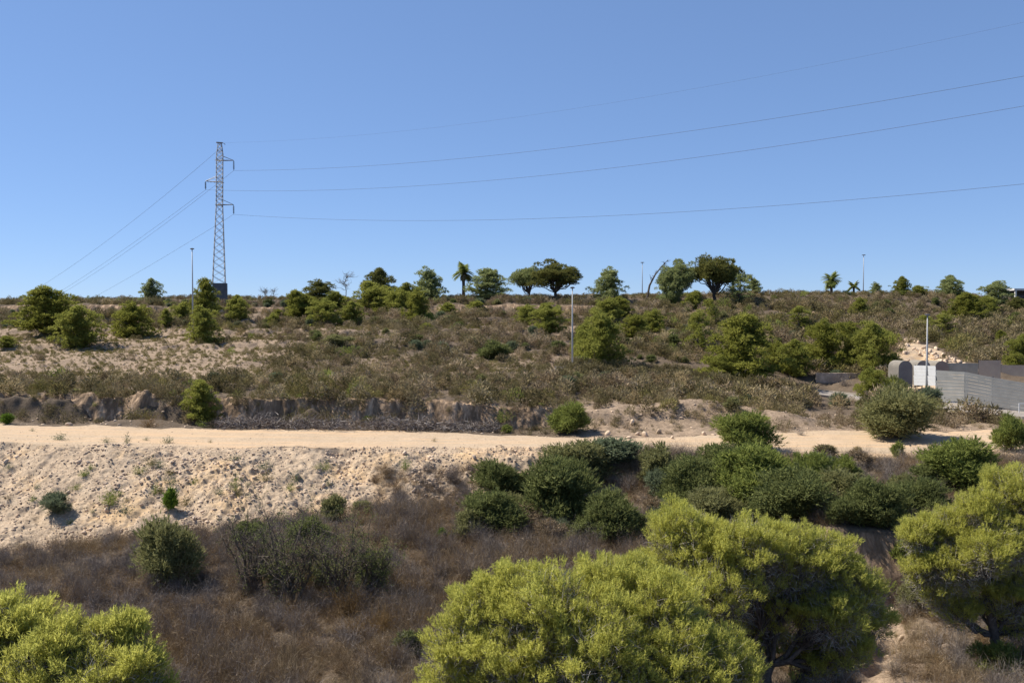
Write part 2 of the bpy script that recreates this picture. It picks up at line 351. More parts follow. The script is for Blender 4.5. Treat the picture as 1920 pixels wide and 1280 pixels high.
# ---------------------------------------------------------------- the ground, one sheet to the horizon
ys = np.concatenate([np.linspace(-55, 18, 24), np.linspace(18, 36, 110)[1:], np.linspace(36, 40, 60)[1:], np.linspace(40, 44, 34)[1:], np.linspace(44, 57, 175)[1:], np.linspace(57, 63.5, 50)[1:],
                     np.linspace(63.5, 67, 40)[1:], np.linspace(67, 70.2, 130)[1:], np.linspace(70.2, 73, 26)[1:], np.linspace(73, 100, 130)[1:], np.linspace(100, 160, 210)[1:],
                     np.linspace(160, 420, 50)[1:], np.geomspace(420, 6000, 14)[1:]])
ss = np.concatenate([np.linspace(-1.6, -.60, 60), np.linspace(-.60, .60, 980)[1:], np.linspace(.60, 1.6, 60)[1:]])
S_, Y_ = np.meshgrid(ss, ys); X_ = S_ * (np.maximum(Y_, 0) + 12)
Zg, Sg, Pg = terrain(X_, Y_)
ny, nx = X_.shape
ii = (np.arange(ny - 1)[:, None] * nx + np.arange(nx - 1)[None, :]).ravel()
Q = np.stack([ii, ii + 1, ii + nx + 1, ii + nx], 1)
def bare_w(s, px, x, y):
    a = sstep(9.6, 10.2, s) * (1 - sstep(12.05, 12.5, s)) * (1 - sstep(420, 720, px + 60 * fbm(x, y, 9, 2, 5)))
    b = .55 * sstep(9.3, 10, s) * (1 - sstep(13, 14, s)) * sstep(-.1, .6, fbm(x, y, 12, 3, 8)) * (1 - sstep(1250, 1500, px))
    c = sstep(5.9, 6.3, s) * (1 - sstep(9.0, 9.6, s)) * sstep(1000, 1100, px) * .75
    e = sstep(1580, 1640, px) * (1 - sstep(2.9, 3.1, s)) * sstep(1.2, 2, s) * (.25 + .75 * np.exp(-(seg_dist(x, y, GUL) / 1.3) ** 2))
    f = 0 * sstep(11.15, 11.4, s) * (1 - sstep(12.1, 12.4, s)) * sstep(1680, 1720, px) * (1 - sstep(1840, 1870, px))
    return np.clip(np.maximum.reduce([a, b, c, e, f]), 0, 1)
Sg0 = Sg; Sg = Sg + .12 * fbm(X_, Y_, 2.2, 4, 19) * ((Sg > 4.4) & (Sg < 6.6))
wsand = sstep(4.75, 5.0, Sg) * (1 - sstep(5.98, 6.12, Sg)) * (1 - .3 * sstep(1230, 1300, Pg) * (1 - sstep(1340, 1440, Pg)) * sstep(5.2, 5.5, Sg)) * (1 - sstep(1880, 1960, Pg))
wsand = np.maximum(wsand, .8 * sstep(3.4, 3.7, Sg) * (1 - sstep(4.9, 5, Sg)) * sstep(850, 930, Pg) * (1 - sstep(1150, 1250, Pg)))
Sg = Sg0
wrub = sstep(2.9, 3.05, Sg + .05 * fbm(X_, Y_, 3, 3, 9)) * (1 - sstep(4.85, 5.0, Sg)) * (1 - sstep(1150, 1260, Pg))
rr_ = sstep(11.1, 11.3, Sg) * sstep(0, 8, 590 - Zg / np.maximum(Y_, 1) * F - 628 - (Pg - 1700) * .5 + 8 * fbm(X_, Y_, 2, 2, 4)) * sstep(1675, 1690, Pg) * (1 - sstep(1850, 1870, Pg))
wrub = np.maximum(wrub, rr_)
wcl = np.maximum(sstep(8.0, 8.08, Sg) * (1 - sstep(8.95, 9.1, Sg)) * (1 - sstep(1040, 1090, Pg)), sstep(13.0, 13.1, Sg) * (1 - sstep(13.9, 14.0, Sg)))
wcl = np.maximum(wcl, sstep(3.0, 3.1, Sg) * (1 - sstep(3.9, 4, Sg)) * sstep(1350, 1450, Pg) * .58)
ground = put('ground', mesh_tris('ground', np.stack([X_, Y_, Zg], -1).reshape(-1, 3), Q, mats=[M['ground']], smooth=True,
             attrs=dict(w_sand=wsand.ravel(), w_rubble=wrub.ravel(), w_cliff=wcl.ravel(), w_bare=bare_w(Sg, Pg, X_, Y_).ravel())))
tag(ground, 'dry eroded hillside, track bed and valley floor of pale earth', 'ground', kind='structure')

# road with kerbs, following the bench above the sandy track
def road():
    pxs = np.linspace(1040, 2300, 160)
    PAV = 1690
    A, B = [], []
    for p in pxs:
        for k, L in ((10, A), (11, B)):
            D = np.interp(p, PXK, LD[k]) + (.35 if k == 10 else -.35); Z = np.interp(p, PXK, LZ[k])
            L.append(np.array([(p - 960) / F * D, D, Z + .05]))
    def strip(offa, offb, z0, z1, name, mat, label, cat):
        V = []; Fq = []
        for p_, a, b in zip(pxs, A, B):
            if name == 'pavement' and p_ < PAV: continue
            d = b - a; d[2] = 0; d /= np.linalg.norm(d)
            base, s = (a, -1) if offa < 0 else (b, 1)
            if name == 'road': P = [a + [0, 0, z1], b + [0, 0, z1]]
            else:
                q0 = base + d * s * abs(offa); q1 = base + d * s * abs(offb)
                P = [q0 + [0, 0, z0], q0 + [0, 0, z1], q1 + [0, 0, z1], q1 + [0, 0, z0]]
            V += [tuple(p) for p in P]
        n = {'road': 2}.get(name, 4)
        for i in range(len(V) // n - 1):
            for j in range(n - 1):
                Fq.append((i * n + j, i * n + j + 1, (i + 1) * n + j + 1, (i + 1) * n + j))
        me = bpy.data.meshes.new(name); me.from_pydata(V, [], Fq); me.materials.append(mat)
        put(name, me, label=label, cat=cat, kind='structure')
    strip(-1, 1, 0, 0.02, 'road', M['asphalt'], 'dusty grey road curving past the metal sheet fence', 'road')
    strip(-.01, -.22, -.3, .15, 'kerb', M['kerb'], 'pale kerb on the valley side of the road', 'kerb')
    strip(.01, .25, -.3, .15, 'kerb', M['kerb'], 'pale kerb below the metal sheet fence', 'kerb')
    strip(.26, 1.9, -.3, .135, 'pavement', M['concrete'], 'narrow pavement between the road and the sheet fence', 'pavement')
road()

# ---------------------------------------------------------------- plant generators (numpy)
def unit(v): return v / (np.linalg.norm(v, axis=-1, keepdims=True) + 1e-9)
def blades(rng, P, A, n, L, W, spread, along=0.0, tint=None):
    """n thin triangles from each point P about axis A"""
    N_ = len(P); P = np.repeat(P, n, 0); A = np.repeat(A, n, 0)
    d = unit(A + spread * rng.normal(size=P.shape)); P = P + A * (rng.random((len(P), 1)) * along)
    side = unit(np.cross(d, rng.normal(size=P.shape))) * (W * .5)
    l = L * (.65 + .6 * rng.random((len(P), 1)))
    V = np.stack([P - side, P + side, P + d * l], 1).reshape(-1, 3)
    T = np.arange(len(P) * 3).reshape(-1, 3)
    tt = (np.repeat(rng.random(N_) if tint is None else tint, n) * .65 + rng.random(N_ * n) * .35)
    return V, T, tt
def leaves(rng, P, Nn, L, W, tint=None):
    """one rhombic leaf (two tris) per point, roughly facing Nn"""
    n = len(P); nn = unit(Nn + .9 * rng.normal(size=P.shape)); a = unit(np.cross(nn, rng.normal(size=P.shape))); b = np.cross(nn, a)
    s = .6 + .8 * rng.random((n, 1))
    V = np.stack([P - a * L * s * .5, P + b * W * s * .5, P + a * L * s * .5, P - b * W * s * .5], 1).reshape(-1, 3)
    i = np.arange(n) * 4
    T = np.concatenate([np.stack([i, i + 1, i + 2], 1), np.stack([i, i + 2, i + 3], 1)])
    tt = rng.random(n) * .45 + (rng.random(n) if tint is None else tint) * .55
    return V, T, np.concatenate([tt, tt])
def join(parts):
    V, T, c, b = [], [], [], 0
    for v, t, q in parts: V.append(v); T.append(t + b); c.append(q); b += len(v)
    return np.concatenate(V), np.concatenate(T), np.concatenate(c)
def sph(rng, n): return unit(rng.normal(size=(n, 3)))
def ribbons(rng, P, D, L, W, segs=3, bend=.35, droop=0.0):
    """curved flat twigs: returns tris"""
    n = len(P); d = unit(D); side = unit(np.cross(d, rng.normal(size=P.shape)))
    pts = [P]; cur = P; bd = rng.normal(size=P.shape) * bend
    for k in range(segs):
        d = unit(d + bd / segs + np.array([0, 0, -droop / segs])); cur = cur + d * (L / segs); pts.append(cur)
    V = []
    for k in range(segs): V += [pts[k] - side * W * .5 * (1 - k / segs), pts[k] + side * W * .5 * (1 - k / segs)]
    V.append(pts[-1]); m = len(V); V = np.stack(V, 1).reshape(-1, 3); i = np.arange(n) * m; T = []
    for k in range(segs - 1):
        a = i + 2 * k; T += [np.stack([a, a + 1, a + 3], 1), np.stack([a, a + 3, a + 2], 1)]
    a = i + 2 * (segs - 1); T.append(np.stack([a, a + 1, a + 2], 1))
    return V, np.concatenate(T), pts
def limb(mb, rng, a, b, r0, r1, n=5, wob=.08, sag=0.0):
    a = np.array(a, float); b = np.array(b, float); L = np.linalg.norm(b - a); pts = []
    for i in range(n + 1):
        t = i / n; p = a + (b - a) * t + np.array([0, 0, -sag * L * 4 * t * (1 - t)])
        if 0 < i < n: p = p + rng.normal(size=3) * wob * L
        pts.append(p)
    mb.tube(pts, [r0 + (r1 - r0) * i / n for i in range(n + 1)], 6, cap=False); return pts

def pine_variant(seed, shape, fine=1.0):
    """Aleppo pine about 5 m tall and 5 m wide: returns (trunk mesh data builder, crown arrays)"""
    rng = np.random.default_rng(seed); mb = MB()
    lobes = []
    H = 5.0
    if shape == 'umbrella':
        tp = limb(mb, rng, (0, 0, -.3), (.25, 0, .8), .20, .15, 5, .03)
        for k in range(26):
            q = k * 2.4 + rng.random(); t = (k + .5) / 26; r = 2.2 * math.sqrt(t) * (.85 + .3 * rng.random())
            e = np.array([r * math.cos(q), r * math.sin(q), 1.0 + 3.4 * math.sqrt(max(0, 1 - (r / 2.6) ** 2)) + .25 * rng.normal()])
            limb(mb, rng, tp[-1], e, .08, .02, 5, .05)
            for j in range(5):
                c = e - (e - tp[-1]) * .5 * rng.random() + rng.normal(size=3) * [.35, .35, .22]; lobes.append((c, .42 + .22 * rng.random(), .85))
    else:
        lean = rng.normal(size=2) * .25
        tp = limb(mb, rng, (0, 0, -.3), (lean[0], lean[1], 4.2), .13, .03, 7, .025)
        n = {'cone': 44, 'round': 46, 'bushy': 50, 'loose': 26}[shape]
        for k in range(n):
            t = (k + .5) / n
            jit = .72 + .5 * rng.random()
            if shape == 'cone': rad = (2.3 * (1 - t) ** .6 * (.75 + .3 * min(1, t * 4)) + .12) * jit; zz = .25 + 4.2 * t
            elif shape == 'bushy': rad = 2.3 * math.sqrt(max(0.04, 1 - max(0, (t - .2) / .8) ** 2)) * jit; zz = .15 + 4.1 * t
            elif shape == 'loose': rad = (1.9 * (1 - t) ** .5 + .2) * (.45 + .7 * rng.random()); zz = .5 + 4.0 * t
            else: rad = 2.3 * math.sqrt(max(0.05, 1 - (1.9 * t - .8) ** 2)) * jit; zz = .3 + 4.0 * t
            q = k * 2.4 + rng.normal() * .6
            e = np.array([rad * math.cos(q) * .85 + lean[0] * t, rad * math.sin(q) * .85 + lean[1] * t, zz + .18 * rng.normal()])
            st = np.array([lean[0] * t * .8, lean[1] * t * .8, max(.2, zz - .35 * rad)])
            limb(mb, rng, st, e, .04, .012, 4, .04, .06)
            for j in range(5 if shape != 'loose' else 3):
                u_ = 1 - .22 * j; c = st + (e - st) * u_ + rng.normal(size=3) * [.26, .26, .24]
                lobes.append((c, (.20 + .24 * rng.random()) * (1 if shape != 'loose' else .9), .95))
        lobes.append((np.array([lean[0], lean[1], 4.55]), .3, 1.3)); lobes.append((np.array([lean[0] + .1, lean[1], 4.2]), .36, 1.0))
    parts = []
    for c, r, fl in lobes:
        m = int(44 * fine * (r / .5) ** 2) + 6
        d = sph(rng, m); d[:, 2] = np.where(d[:, 2] < -.35, -d[:, 2], d[:, 2]) ; rr = (.55 + .45 * rng.random((m, 1)) ** .5)
        P = c + d * r * rr * [1, 1, fl] + rng.normal(size=d.shape) * .05
        ax = unit(d * .8 + [0, 0, .75] + unit((c - [0, 0, 2]) * [1, 1, .3]) * .35)
        base = rng.random() * .6
        parts.append(blades(rng, P, ax, 6, .21, .05, .6, .08, np.clip(base + rng.random(m) * .5, 0, 1)))
    V, T, c = join(parts)
    V[:, 2] = np.maximum(V[:, 2], .02)
    return mb, V, T, c
def normalise(V, mb=None):
    lo = V.min(0); hi = V.max(0); s = 1.0 / (hi[2]); w_ = 1.0 / max(hi[0] - lo[0], hi[1] - lo[1])
    cx = (hi[:2] + lo[:2]) / 2
    f = lambda p: np.stack([(p[:, 0] - cx[0]) * w_, (p[:, 1] - cx[1]) * w_, p[:, 2] * s], 1)
    if mb is not None: mb.v = [tuple(q) for q in f(np.array(mb.v))]
    return f(V)
PINES = {}
def pine_meshes(key, seed, shape, mat, fine=1.0):
    mb, V, T, c = pine_variant(seed, shape, fine); V = normalise(V, mb)
    tm = mb.mesh('pine_trunk', M['bark'], True); cm = mesh_tris('pine_crown', V, T, c, [M[mat]])
    PINES[key] = (tm, cm)
SHAPES = {'cone': (1, 2), 'round': (3, 4), 'bushy': (5, 6, 7), 'loose': (8, 9), 'umbrella': (10, 11)}
MT = {'y': 'pine_hill', 'g': 'pine_mid', 's': 'pine_grey', 'd': 'pine_dark'}
def get_pine(shape, mat, idx):
    sd = SHAPES[shape][idx % len(SHAPES[shape])]; key = (shape, mat, sd)
    if key not in PINES: pine_meshes(key, sd, shape, MT[mat], 1.25)
    return PINES[key]
def place_tree(px, base, wpx, hpx, shape, mat, idx, label, group, D=None, name='pine_tree', cat='pine tree'):
    x, y, z = at(px, base) if D is None else atD(px, D)
    k = y / F; wd = wpx * k
    if D is not None:                                  # stands behind the crest: reach the row its top has in the photo
        ztop = zY(y, base - hpx); ht = max(float(ztop) - z, 1.0)
    else: ht = hpx * k
    if shape in ('bushy', 'round', 'cone'): z -= ht * .04
    tm, cm = get_pine(shape, mat, idx)
    o = empty(name, (x, y, z - .05), idx * 1.9, (wd * {'loose': 1.2, 'umbrella': 1.45}.get(shape, 1.35), wd * 1.25, ht * (1.10 if shape != 'umbrella' else 1.03)), label=label, cat=cat, group=group)
    put('trunk', tm, o); put('crown', cm, o); return o

G_ = 'young pines scattered over the hillside'; S_G = 'trees standing along the skyline'
TREES = [
 (95, 622, 118, 84, 'bushy', 'g', 0, 'broad dull green pine on the slope below the bare earth ledge at the far left', None),
 (150, 650, 92, 76, 'round', 'y', 1, 'bright yellow-green pine leaning in front of the broad dull green pine, dark shade below', None),
 (258, 632, 78, 68, 'bushy', 'g', 2, 'round green pine standing alone below the skyline tree, between the leaning pine and the lamp', None),
 (310, 612, 26, 34, 'cone', 'y', 3, 'smallest yellow-green sapling between the round pine and the street lamp', None),
 (338, 608, 42, 42, 'round', 'y', 4, 'loose yellowish pine just left of the street lamp near the pylon', None),
 (386, 602, 52, 80, 'cone', 'g', 5, 'tall dull green pine right beside the concrete box under the pylon', None),
 (386, 642, 62, 70, 'bushy', 'y', 6, 'bright pine in front of the tall dull one, touching the street lamp pole', None),
 (447, 602, 50, 46, 'round', 'y', 7, 'green pine just right of the pylon base', None),
 (515, 612, 30, 26, 'bushy', 'y', 8, 'low yellowish sapling between the pylon pine and the pine cluster', None),
 (553, 603, 52, 58, 'cone', 'g', 9, 'narrow pine at the left end of the mid slope pine cluster', None),
 (606, 608, 64, 50, 'bushy', 'y', 10, 'bright spreading pine below the dark skyline pine, second in the cluster', None),
 (660, 610, 52, 46, 'round', 'y', 11, 'small bright pine at the lower edge of the cluster above a pale ledge', None),
 (700, 584, 70, 56, 'round', 'y', 12, 'green pine in front of the dark round crown on the skyline', None),
 (740, 592, 74, 54, 'bushy', 'y', 13, 'wide low green pine in the middle of the cluster left of the palm', None),
 (780, 602, 56, 62, 'bushy', 'g', 14, 'right-hand pine of the cluster, standing before the grey-green skyline pine', None),
 (840, 588, 34, 22, 'bushy', 'y', 15, 'dwarf yellow-green pine below the cut ledge under the palm', None),
 (890, 588, 42, 25, 'bushy', 'y', 16, 'dwarf bright pine against the shaded cut ledge right of the palm', None),
 (985, 604, 56, 34, 'bushy', 'y', 17, 'low pale pine below the two flat-topped pines', None),
 (1025, 622, 66, 54, 'round', 'y', 18, 'olive green pine with dark foot just left of the middle lamp', None),
 (1135, 606, 66, 50, 'bushy', 'y', 19, 'green pine on the upper slope above the big one beside the middle lamp', None),
 (1122, 684, 96, 104, 'cone', 'y', 20, 'big two-topped pine just right of the middle street lamp', None),
 (1092, 672, 50, 70, 'bushy', 'y', 21, 'smaller pine leaning out from the big pine towards the middle lamp', None),
 (1188, 634, 56, 46, 'bushy', 'g', 22, 'loose green pine to the right of the big two-topped pine', None),
 (1220, 622, 50, 44, 'bushy', 'y', 23, 'bright small pine with shaded foot on the slope below the dead leaning trunk', None),
 (1297, 578, 44, 34, 'bushy', 'y', 24, 'small pale pine just below the skyline under the umbrella pine', None),
 (1310, 660, 58, 76, 'loose', 'y', 25, 'thin pale pine standing up-slope left of the largest hillside pine', None),
 (1332, 608, 36, 46, 'loose', 'y', 26, 'thin pale sapling above the thin pine, below the umbrella pine', None),
 (1398, 716, 150, 128, 'cone', 'g', 27, 'largest pine on the hillside, broad dark green with spreading lower boughs', None),
 (1352, 712, 66, 50, 'bushy', 'y', 28, 'low bright pine at the left foot of the largest hillside pine', None),
 (1488, 704, 76, 66, 'round', 'y', 29, 'soft pale pine between the largest hillside pine and the roadside pines', None),
 (1500, 618, 48, 42, 'loose', 'y', 30, 'faint thin pine in the scrub high above the roadside pines', None),
 (1552, 692, 100, 96, 'bushy', 'g', 31, 'rounded pine beside the road above the grey dead shrub', None),
 (1645, 700, 88, 98, 'round', 'y', 32, 'tall bright pine at the left edge of the rock slope', None),
 (1605, 690, 60, 70, 'bushy', 'y', 33, 'pine filling the gap between the rounded pine and the tall bright one', None),
 (1640, 756, 74, 70, 'bushy', 'y', 34, 'bright pine on the near side of the road, in front of the others', None),
 (1615, 592, 38, 34, 'bushy', 'y', 35, 'lone round pine high on the scrub slope below the small palms', None),
 (1815, 606, 78, 58, 'bushy', 'g', 36, 'green pine high on the right slope with dark shade beside it', None),
 (1768, 628, 50, 40, 'loose', 'y', 37, 'thin pine right behind the lamp above the fence', None),
 (1730, 622, 40, 30, 'loose', 'y', 38, 'low thin pine left behind the lamp above the fence', None),
 (1879, 650, 28, 32, 'bushy', 'g', 39, 'small dark green pine on the slope above the end of the brown fence', None),
 (1908, 690, 50, 64, 'round', 'y', 40, 'bright pine at the photo edge just above the brown fence', None),
 (378, 786, 70, 74, 'cone', 'y', 41, 'bright green pine growing at the foot of the earth wall by the track', None),
 (15, 652, 36, 22, 'bushy', 'y', 42, 'dwarf yellow pine on the pale slope at the left photo edge', None),
 (520, 596, 20, 18, 'bushy', 'g', 43, 'tiny green sapling right of the pylon pine near the crest', None),
 (575, 596, 56, 44, 'bushy', 'g', 45, 'dull green pine filling the gap between the narrow pine and the bright spreading one', None),
 (632, 586, 50, 40, 'round', 'y', 46, 'small green pine below the leafless tree', None),
 (765, 574, 56, 44, 'round', 'g', 47, 'green pine at the crest under the grey-green skyline pine', None),
 (1162, 596, 50, 40, 'bushy', 'g', 48, 'dark green pine on the upper slope right of the green one above the big pine', None),
 (1450, 690, 60, 52, 'bushy', 'g', 49, 'dark low pine touching the right side of the largest hillside pine', None),
 (1590, 648, 60, 46, 'bushy', 'g', 50, 'green pine up-slope between the rounded roadside pine and the lone round pine', None),
 (1850, 590, 46, 36, 'bushy', 'y', 51, 'small pine just right of the high pine with dark shade', None),
 (230, 604, 36, 26, 'bushy', 'y', 52, 'low yellowish pine behind the round pine, below the bare earth ledge', None),
 (800, 622, 30, 18, 'bushy', 'y', 44, 'tiny yellowish sapling on the dark slope below the cluster', None),
]
for i, (px, b, w_, h_, sh, mt, idx, lab, _) in enumerate(TREES):
    place_tree(px, b, w_, h_, sh, mt, idx, lab, G_)
SKY_TREES = [
 (286, 562, 44, 40, 'round', 's', 1, 'small round grey-green tree alone on the crest left of the lamp', 150),
 (606, 575, 72, 52, 'bushy', 'd', 2, 'dark bushy pine at the crest left of the leafless tree', 148),
 (712, 560, 82, 57, 'round', 'd', 3, 'dark dense round pine on the skyline above the pine cluster', 152),
 (803, 560, 74, 60, 'cone', 's', 4, 'grey-green ragged pine on the skyline left of the tall palm', 150),
 (915, 560, 76, 57, 'cone', 's', 5, 'pale grey-green pine on the skyline right of the tall palm', 150),
 (1138, 557, 74, 57, 'cone', 's', 6, 'grey-green several-topped pine on the skyline right of the flat-topped pair', 150),
 (1258, 563, 50, 56, 'round', 's', 7, 'dull green pine below the thin umbrella pine beside the dead trunk', 147),
 (1385, 572, 62, 56, 'loose', 's', 8, 'airy pale pine on the crest right of the umbrella pine', 146),
 (1412, 552, 34, 30, 'cone', 's', 9, 'small blue-grey pine just right of the airy pale pine', 160),
 (1640, 552, 26, 24, 'cone', 's', 10, 'tiny pale pine on the skyline right of the far lamp', 158),
 (1690, 552, 40, 34, 'round', 'g', 11, 'dark green pine on the skyline between the far lamp and the pale pines', 156),
 (1726, 552, 34, 18, 'bushy', 'y', 12, 'low yellow-green pine touching the dark green skyline pine', 154),
 (1783, 556, 58, 40, 'round', 's', 13, 'wide grey-green pine on the right part of the skyline', 156),
 (1862, 562, 56, 36, 'round', 's', 14, 'grey-green pine on the skyline next to the white building', 152),
 (1910, 578, 40, 22, 'bushy', 'd', 15, 'dark bush-like pine growing in front of the white building', 146),
]
for (px, b, w_, h_, sh, mt, idx, lab, D) in SKY_TREES:
    place_tree(px, b, w_, h_, sh, mt, idx, lab, S_G, D=D)
place_tree(986, 556, 54, 60, 'umbrella', 's', 0, 'dull flat-topped pine, left one of the touching pair on the skyline', S_G, D=153, name='umbrella_pine', cat='umbrella pine')
place_tree(1038, 558, 88, 73, 'umbrella', 'd', 1, 'dark flat-topped umbrella pine, largest crown on the skyline', S_G, D=150, name='umbrella_pine', cat='umbrella pine')
place_tree(1272, 556, 62, 72, 'umbrella', 's', 3, 'thin see-through umbrella pine beside the dead leaning trunk', S_G, D=150, name='umbrella_pine', cat='umbrella pine')
place_tree(1340, 554, 86, 80, 'umbrella', 'd', 2, 'dark umbrella pine with a bent bare trunk, tallest on the skyline', S_G, D=150, name='umbrella_pine', cat='umbrella pine')

# ---------------------------------------------------------------- palms, dead and leafless trees
def palm(px, D, top, wpx, label, seed, dry=True):
    rng = np.random.default_rng(seed); x, y, z = atD(px, D); H = float(zY(D, top)) - z; k = D / F; cw = wpx * k / 2
    o = empty('palm_tree', (x, y, z), label=label, cat='palm tree', group='palms on the skyline')
    hub = H - cw * .8; mb = MB()
    mb.tube([(0, 0, -.3), (.03, 0, hub * .5), (0, 0, hub)], [cw * .16 + .06, cw * .13 + .05, cw * .15 + .05], 8); mb.build('trunk', M['bark'], o, True)
    def frond(n, el0, el1, L, mat, nm, seedc):
        for j in range(n):
            q = j * 2.399 + seedc; el = el0 + (el1 - el0) * ((j * 7) % n) / n
            d = np.array([math.cos(q) * math.cos(el), math.sin(q) * math.cos(el), math.sin(el)])
            pts = []; p = np.array([0, 0, hub]); 
            for s in range(7):
                pts.append(p.copy()); p = p + d * L / 6; d = unit(d + np.array([0, 0, -.22]))
            pts = np.array(pts); V = []; T = []
            for s in range(1, 7):
                t = unit(pts[s] - pts[s - 1]); sd = unit(np.cross(t, [0, 0, 1])); ll = L * .40 * math.sin(.5 + s * .4)
                for sg in (-1, 1):
                    for e in (0, .5):
                        a = pts[s - 1] * (1 - e) + pts[s] * e; b = a + sd * sg * ll + t * ll * .5 + [0, 0, -.15 * ll]; i = len(V)
                        V += [a, a + t * L * .10, b]; T.append((i, i + 1, i + 2))
            put(nm, mesh_tris(nm, np.array(V), np.array(T), rng.random(len(T)), [M[mat]]), o)
    frond(30, -.45, 1.35, cw * 1.5, 'green' if D > 0 else 'dark', 'frond', seed)
    if dry: frond(14, -1.35, -.7, cw * 1.0, 'scrub', 'dry_frond', seed + 1)
palm(869, 152, 498, 34, 'tall single palm with hanging dry fronds on the skyline', 1)
palm(1558, 158, 515, 30, 'short thick palm on the skyline left of the tall far lamp', 2)
palm(1600, 160, 529, 22, 'smallest palm, just its fronds above the crest beside the far lamp', 3, False)
palm(1374, 153, 503, 28, 'dark palm crown merging with the right side of the umbrella pine', 4)
def bare_tree(name, px, D, pts, label, cat, seed, twigs=10, r=.16, mat='bark', L=1.2, W=.05):
    rng = np.random.default_rng(seed); x, y, z = atD(px, D); k = D / F
    mb = MB()
    P = [np.array([(a - px) * k, (i % 2) * .2, float(zY(D, b)) - z]) for i, (a, b) in enumerate(pts)]; P[0][2] = -.3
    mb.tube(P, [r * (1 - .8 * i / (len(P) - 1)) for i in range(len(P))], 6)
    for j in range(twigs):
        t = .35 + .65 * rng.random(); q = t * (len(P) - 1); i = min(int(q), len(P) - 2); a = P[i] + (P[i + 1] - P[i]) * (q - i)
        dr = unit(rng.normal(size=3) * [1, 1, .5] + [0, 0, .8]) * L * (.4 + .8 * rng.random())
        lp = limb(mb, rng, a, a + dr, r * .3, .012, 4, .08)
        for e in range(5):
            b = lp[1 + e % 3]; limb(mb, rng, b, b + unit(rng.normal(size=3) + [0, 0, .6] + dr) * L * .4, W * .4, .008, 2, .05)
    mb.build(name, M[mat], loc=(x, y, z), label=label, cat=cat)
bare_tree('dead_tree', 1212, 150, [(1212, 556), (1218, 535), (1228, 515), (1240, 500), (1252, 487)], 'dead bare trunk leaning right beside the thin umbrella pine', 'dead tree', 5, 9, .22, L=1.0)
bare_tree('leafless_tree', 648, 149, [(648, 560), (649, 545), (647, 530), (650, 518)], 'pale leafless tree between the dark bushy pine and the dark round pine', 'tree', 6, 26, .09, 'twig', 1.7, .04)
bare_tree('leafless_shrub', 497, 150, [(497, 560), (498, 552), (496, 546)], 'pale leafless shrub on the crest right of the pylon', 'shrub', 7, 22, .05, 'twig', 1.2, .035)
bare_tree('leafless_shrub', 512, 150, [(512, 560), (513, 552), (515, 545)], 'smaller pale leafless shrub, right one of two on the crest past the pylon', 'shrub', 8, 16, .05, 'twig', .9, .035)

# ---------------------------------------------------------------- shrubs
def bush_arrays(seed, nl, leaf, n_leaf, flat=.8, twigs=0, airy=.4):
    """leafy bush 1 wide and 1 high (unit size)"""
    rng = np.random.default_rng(seed); parts = []; mb = MB()
    C = []
    for k in range(nl):
        q = k * 2.4 + rng.random() * .6; r = .36 * math.sqrt((k + .3) / nl); zz = (.16 + .60 * rng.random()) * (1 - .9 * r * r / .16 * .45)
        C.append((np.array([r * math.cos(q), r * math.sin(q), zz]), 0.09 + .15 * rng.random()))
        limb(mb, rng, (0, 0, -.03), C[-1][0], .014, .005, 4, .05)
    C.append((np.array([0, 0, .26]), .25)); C.append((np.array([0, 0, .55]), .2)); C.append((np.array([-.2, .05, .5]), .14)); C.append((np.array([.22, -.05, .45]), .14))
    tot = sum(r * r for _, r in C)
    for c, r in C:
        m = int(n_leaf * r * r / tot); d = sph(rng, m)
        d[:, 2] = np.where((d[:, 2] < 0) & (rng.random(m) < .5), -d[:, 2], d[:, 2])
        P = c + d * r * (airy + (1.12 - airy) * rng.random((m, 1)) ** .7) * [1, 1, flat * 1.15]
        P[:, 2] = np.where(P[:, 2] < 0, rng.random(m) * .15, P[:, 2])
        P = P + .022 * rng.normal(size=P.shape) + .05 * (np.stack([vn(P[:, 0] * 9, P[:, 2] * 9, 1), vn(P[:, 1] * 9, P[:, 2] * 9, 2), vn(P[:, 0] * 9, P[:, 1] * 9, 3)], 1))
        parts.append(leaves(rng, P, d + [0, 0, .3], leaf, leaf * .55, np.clip(.2 + .6 * rng.random() + .3 * rng.normal(size=m) * .3, 0, 1)))
        mm = m // 7                                     # shoots sticking out of the outline
        sel = rng.integers(0, m, mm); parts.append(blades(rng, P[sel], unit(d[sel] + [0, 0, .6]), 4, leaf * 2.6, leaf * .5, .3, .05))
    V, T, c = join(parts); V[:, 2] = np.maximum(V[:, 2], 0); return mb, V, T, c
BUSH = {}
def get_bush(kind, idx):
    key = (kind, idx % 3)
    if key in BUSH: return BUSH[key]
    spec = {'big': (24, .030, 24000), 'mid': (15, .042, 9000), 'small': (8, .07, 2600)}[kind]
    mb, V, T, c = bush_arrays(100 + idx % 3 * 7 + len(kind), *spec); V = normalise(V, mb)
    BUSH[key] = (mb, V, T, c); return BUSH[key]
BM = {}
def shrub(px, base, wpx, hpx, kind, mat, idx, label, group=None, name='shrub', D=None, cat='shrub'):
    x, y, z = at(px, base) if D is None else atD(px, D, base)
    k = y / F; key = (kind, idx % 3, mat)
    if key not in BM:
        mb, V, T, c = get_bush(kind, idx)
        BM[key] = (mb.mesh('stems', M['bark']), mesh_tris('foliage', V, T, c, [M[mat]]))
    o = empty(name, (x, y + wpx * k * .3, gz(x, y + wpx * k * .3) if kind != 'small' else z), idx * 1.7, (wpx * k * 1.22, wpx * k * 1.1, hpx * k * 1.06), label=label, cat=cat, group=group)
    if kind == 'small': o.location.y = y
    put('stems', BM[key][0], o); put('foliage', BM[key][1], o); return o
